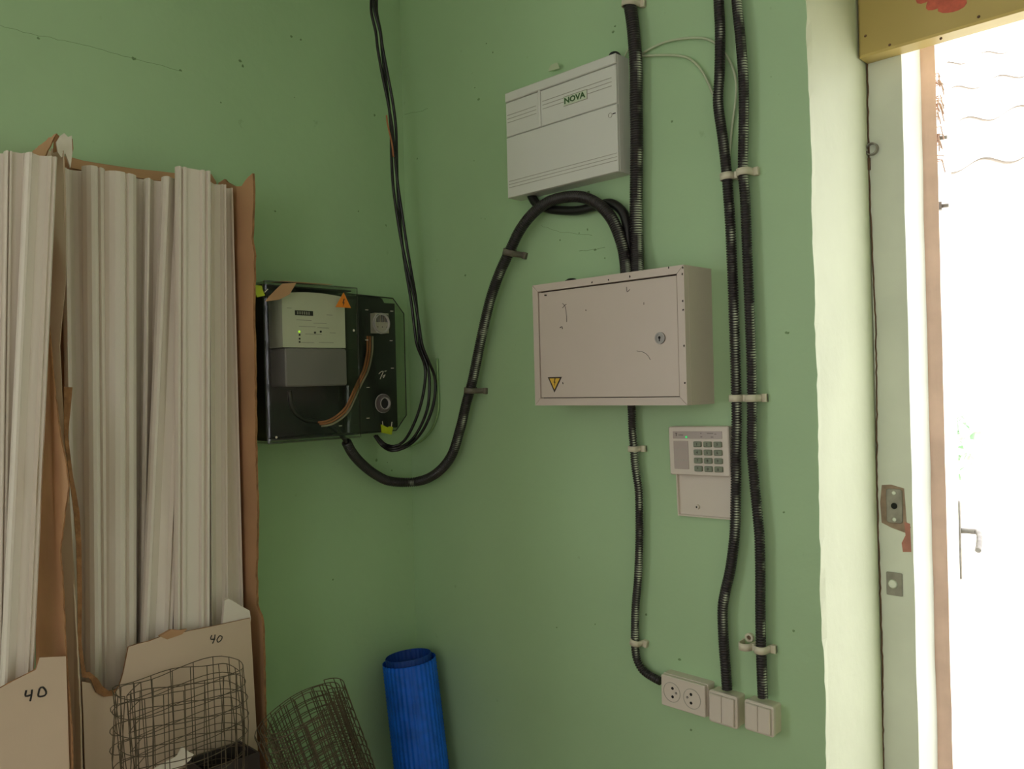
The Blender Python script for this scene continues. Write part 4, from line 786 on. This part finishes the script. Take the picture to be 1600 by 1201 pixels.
q = [(-0.9359,1.5166,0.16),(-0.9217,1.5152,0.16),(-0.926,1.4739,0.16),(-0.9314,1.427,0.16),(-0.9245,1.3498,0.16),(-0.9197,1.3198,0.16),(-0.915,1.2837,0.16),(-0.9131,1.2241,0.16),(-0.9142,1.1293,0.16),(-0.9173,1.0469,0.16),(-0.9129,0.9984,0.16),(-0.9078,0.9757,0.16),(-0.9177,0.9807,0.16),(-0.9238,1.0485,0.16),(-0.9219,1.1308,0.16),(-0.9219,1.2254,0.16),(-0.9249,1.2849,0.16),(-0.9293,1.3326,0.16),(-0.9336,1.3801,0.16),(-0.9379,1.4274,0.16)]
b.prism([(p[0], p[1]) for p in q][::-1], .166, .168); b.build('peeled_strip', M_tear, ct2)
b = MB(FL); q = [(-0.9153,0.9872,0.16),(-0.9023,0.9718,0.16),(-0.8939,0.9456,0.16),(-0.8805,0.9334,0.16),(-0.8621,0.9305,0.16),(-0.8572,0.9413,0.16),(-0.8711,0.9416,0.16),(-0.8823,0.9543,0.16),(-0.891,0.9711,0.16),(-0.9042,0.9866,0.16)]; b.prism([(p[0], p[1]) for p in q][::-1], .1635, .167); b.build('torn_ply', M_tear, ct2)
b = MB(FL); q = [(-0.9369,1.9648,0.162),(-0.9301,1.9778,0.162),(-0.9235,1.9839,0.162),(-0.9171,1.978,0.162),(-0.9104,1.9817,0.162),(-0.91,1.9509,0.162),(-0.914,1.9217,0.162),(-0.9181,1.9352,0.162),(-0.9222,1.9463,0.162),(-0.9289,1.938,0.162),(-0.9352,1.9463,0.162)]; b.prism([(p[0], p[1]) for p in q][::-1], .158, .163); b.build('torn_paper', M_paper, ct2)
b = MB(FL); q = [(-0.941,1.9457,0.16),(-0.9393,1.973,0.16),(-0.9359,1.9819,0.16),(-0.9306,1.9782,0.16),(-0.9341,1.9657,0.16),(-0.9334,1.9494,0.16)]; b.prism([(p[0], p[1]) for p in q][::-1], .155, .159); b.build('torn_ply', M_tear, ct2)
b = MB(FL); q = [(-0.9131,1.9793,0.16),(-0.9077,1.9767,0.16),(-0.907,1.959,0.16),(-0.9107,1.9393,0.16),(-0.9127,1.9508,0.16)]; b.prism([(p[0], p[1]) for p in q][::-1], .155, .159); b.build('torn_ply', M_tear, ct2)
ua = -.962
ct1 = thing('moulding_carton', FL((-1.1, 0, .12)), 'cardboard carton at the left picture edge with a spaced 40 on its front', 'carton')
b = MB(FL)
edge = [(ua, .02, .006), (ua, .02, .235)]+ragged([(-0.962,0.9071,0.2452),(-0.962,1.0412,0.2255),(-0.962,1.1147,0.221),(-0.962,1.1816,0.2159),(-0.962,1.226,0.2091),(-0.962,1.2966,0.2379),(-0.962,1.3429,0.2609),(-0.962,1.3811,0.2507),(-0.962,1.4193,0.227),(-0.962,1.5211,0.1972),(-0.962,1.6365,0.178),(-0.962,1.7302,0.1639)]+[(ua, 1.9, .1)]+[(-0.962,1.9563,0.244),(-0.962,1.9577,0.2029),(-0.962,1.9567,0.1453),(-0.962,1.9524,0.0996)], .0018, 24)
b.sheet(edge, (1, 0, 0), .0022, 0, 1, 2); b.build('side_panel', [M_cb, M_cbw, M_tear], ct1)
b = MB(FL); q = [(-0.9664,1.0465,0.24),(-1.0076,1.0546,0.24),(-1.0139,1.0356,0.24),(-1.0296,1.031,0.24),(-1.0489,1.0255,0.24),(-1.0678,1.019,0.24),(-1.122,1.0186,0.24)]
b.prism([(p[0], p[1]) for p in q]+[(-1.28, .02), (ua+.003, .02)], .235, .24, 0, 1, 2); fr_ = b.build('front_panel', [M_cb, M_cbw, M_tear], ct1)
for pts in ([(-1.0293,1.0051,0.2402),(-1.0305,0.9957,0.2402),(-1.0217,0.9954,0.2402)], [(-1.0206,1.0037,0.2402),(-1.0218,0.9943,0.2402),(-1.0239,0.9851,0.2402)], [(-1.0088,1.0026,0.2402),(-1.0111,0.9901,0.2402),(-1.0012,0.9884,0.2402),(-0.9991,0.9944,0.2402),(-1.0039,1.0034,0.2402),(-1.0088,1.0026,0.2402)]):
    b = MB(FL); b.tube(smooth_path(pts, .003), .0016, 5); b.build('handwriting', M_ink, fr_)
b = MB(FL); b.box(-1.28, ua-.006, .02, 1.9, .003, .008); b.build('back_panel', M_cb, ct1)
# ------------------------------------------------------------------ rolls of wire mesh
def wire_roll(name, top, base, ax_u, ax_w, turns, sp, wr, label, seed, jit=.004, flare=0., grow=.12, a0=0.):
    rnd = random.Random(seed); top = Vector(top); base = Vector(base); A = (top-base); Hh = A.length; A.normalize()
    eu = Vector(ax_u); eu = (eu-A*eu.dot(A)); ru = eu.length; eu.normalize(); ew = A.cross(eu).normalized(); rw = ax_w
    per = math.pi*(ru+rw); n = int(turns*per/sp); m = int(Hh/sp); ver = []; ringp = []
    def pt(i, h):
        a = a0+2*math.pi*turns*i/n; k = 1-grow*turns*(1-i/n)
        j = jit*noise.noise(Vector((i*.23, h*6, seed)))*2.5; z = jit*1.6*noise.noise(Vector((i*.31, h*3, seed+9)))
        s_ = k*(1+flare*(1-h/Hh))
        return base+A*(h+z)+eu*math.cos(a)*(ru*s_+j)+ew*math.sin(a)*(rw*s_+j)
    o = thing(name, tuple(base), label, 'wire mesh', 'rolls of wire mesh')
    b = MB()
    for i in range(n+1): b.tube([pt(i, min(Hh, h*Hh/8)) for h in range(9)], wr, 4, caps=False)
    b.build('lengthwise_wires', M_mesh, o)['kind'] = 'stuff'
    b = MB()
    for j in range(m+1): b.tube([pt(i*.5, j*Hh/m) for i in range(2*n+1)], wr, 4, caps=False)
    b.build('cross_wires', M_mesh, o)['kind'] = 'stuff'
    return o
tl, tr = FL((-0.8941,0.958,0.25)), FL((-0.6367,0.9542,0.25))
tc_ = (Vector(tl)+Vector(tr))/2
wire_roll('wire_mesh_roll', tuple(tc_), (tc_.x+.02, tc_.y-.005, .01), (0, (tr[1]-tl[1])/2, 0), .075, 2.2, .033, .00085, 'large loose roll of wire mesh standing before the torn carton', 5, .010, .25, a0=2.2)
tl, tr = FL((-0.6486,0.8402,0.32)), FL((-0.4641,0.8658,0.32)); tc_ = (Vector(tl)+Vector(tr))/2
wire_roll('wire_mesh_roll', tuple(tc_), (tc_.x+.0, tc_.y+.29, .01), (0, (tr[1]-tl[1])/2*1.05, .045), .07, 3.1, .024, .00105, 'smaller dense roll of wire mesh leaning left, nearer the corner', 8, .003, .03)
# dark box and scrap of paper behind the mesh
q = [(-0.7442,0.7669,0.22),(-0.7361,0.7828,0.22),(-0.6645,0.7792,0.22),(-0.62,0.7776,0.22),(-0.6101,0.7202,0.22)]
db = thing('dark_box', FL(((q[1][0]+q[3][0])/2, 0, .23)), 'dark open box standing behind the large wire mesh roll', 'box')
zt = .772; u0, u1 = q[1][0], q[3][0]
for (a, c, d, e) in ((u0, u1, .262, .266), (u0, u1, .185, .189), (u0, u0+.004, .189, .262), (u1-.004, u1, .189, .262)):
    b = MB(FL); b.box(a, c, .006, zt, d, e); b.build('wall_panel', M_dbox, db)
b = MB(FL); b.box(u0, u1, .0, .006, .185, .266); b.build('bottom_panel', M_dbox, db)
q = [(-0.8461,0.81,0.268),(-0.8251,0.8144,0.268),(-0.806,0.8185,0.268),(-0.7891,0.8211,0.268),(-0.779,0.8369,0.268),(-0.7694,0.8253,0.268),(-0.7561,0.8136,0.268),(-0.765,0.8045,0.268),(-0.7873,0.7965,0.268),(-0.8067,0.7902,0.268)]
b = MB(FL); b.prism([(p[0], p[1]) for p in q][::-1], .267, .2685); tag(b.build('paper_scrap', M_paper), 'torn white paper scrap behind the wire mesh, leaning on the dark box', 'paper')
# ------------------------------------------------------------------ blue net roll in the corner
bt = Vector((.088, -.098, .80)); bb = Vector((.235, -.12, .012)); A = (bt-bb); Lb = A.length; A.normalize()
eu = A.cross(Vector((.7, .7, 0))).normalized(); ew = A.cross(eu)
br = thing('blue_net_roll', tuple(bb), 'roll of bright blue plastic netting standing in the corner', 'netting')
def net(name, r, h0, h1, m, a_from, a_to, rib, nrib, bulge, tilt=0.):
    b = MB(); na = nrib*4; nh = int((h1-h0)/.0045); rows = []
    for j in range(nh+1):
        h = h0+(h1-h0)*j/nh; row = []
        for i in range(na+1):
            f = i/na; a = a_from+(a_to-a_from)*f
            rr = r+bulge*f+rib*(math.cos(2*math.pi*f*nrib)*.6+(.5 if j % 2 else -.5)*(.6+.4*math.cos(2*math.pi*f*nrib)))
            p = bb+A*(h+tilt*math.cos(a))+eu*math.cos(a)*rr+ew*math.sin(a)*rr; row.append(b.addv(tuple(p)))
        rows.append(row)
    for j in range(nh):
        for i in range(na): b.face((rows[j][i], rows[j][i+1], rows[j+1][i+1], rows[j+1][i]), 0, True)
    return b.build(name, m, br)
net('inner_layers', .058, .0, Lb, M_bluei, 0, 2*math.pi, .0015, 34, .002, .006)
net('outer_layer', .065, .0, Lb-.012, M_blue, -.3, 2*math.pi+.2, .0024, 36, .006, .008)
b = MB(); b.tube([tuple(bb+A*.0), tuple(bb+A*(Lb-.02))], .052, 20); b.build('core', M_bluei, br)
# ------------------------------------------------------------------ tidy
for o in list(S.objects):
    if '_o' in o: del o['_o']
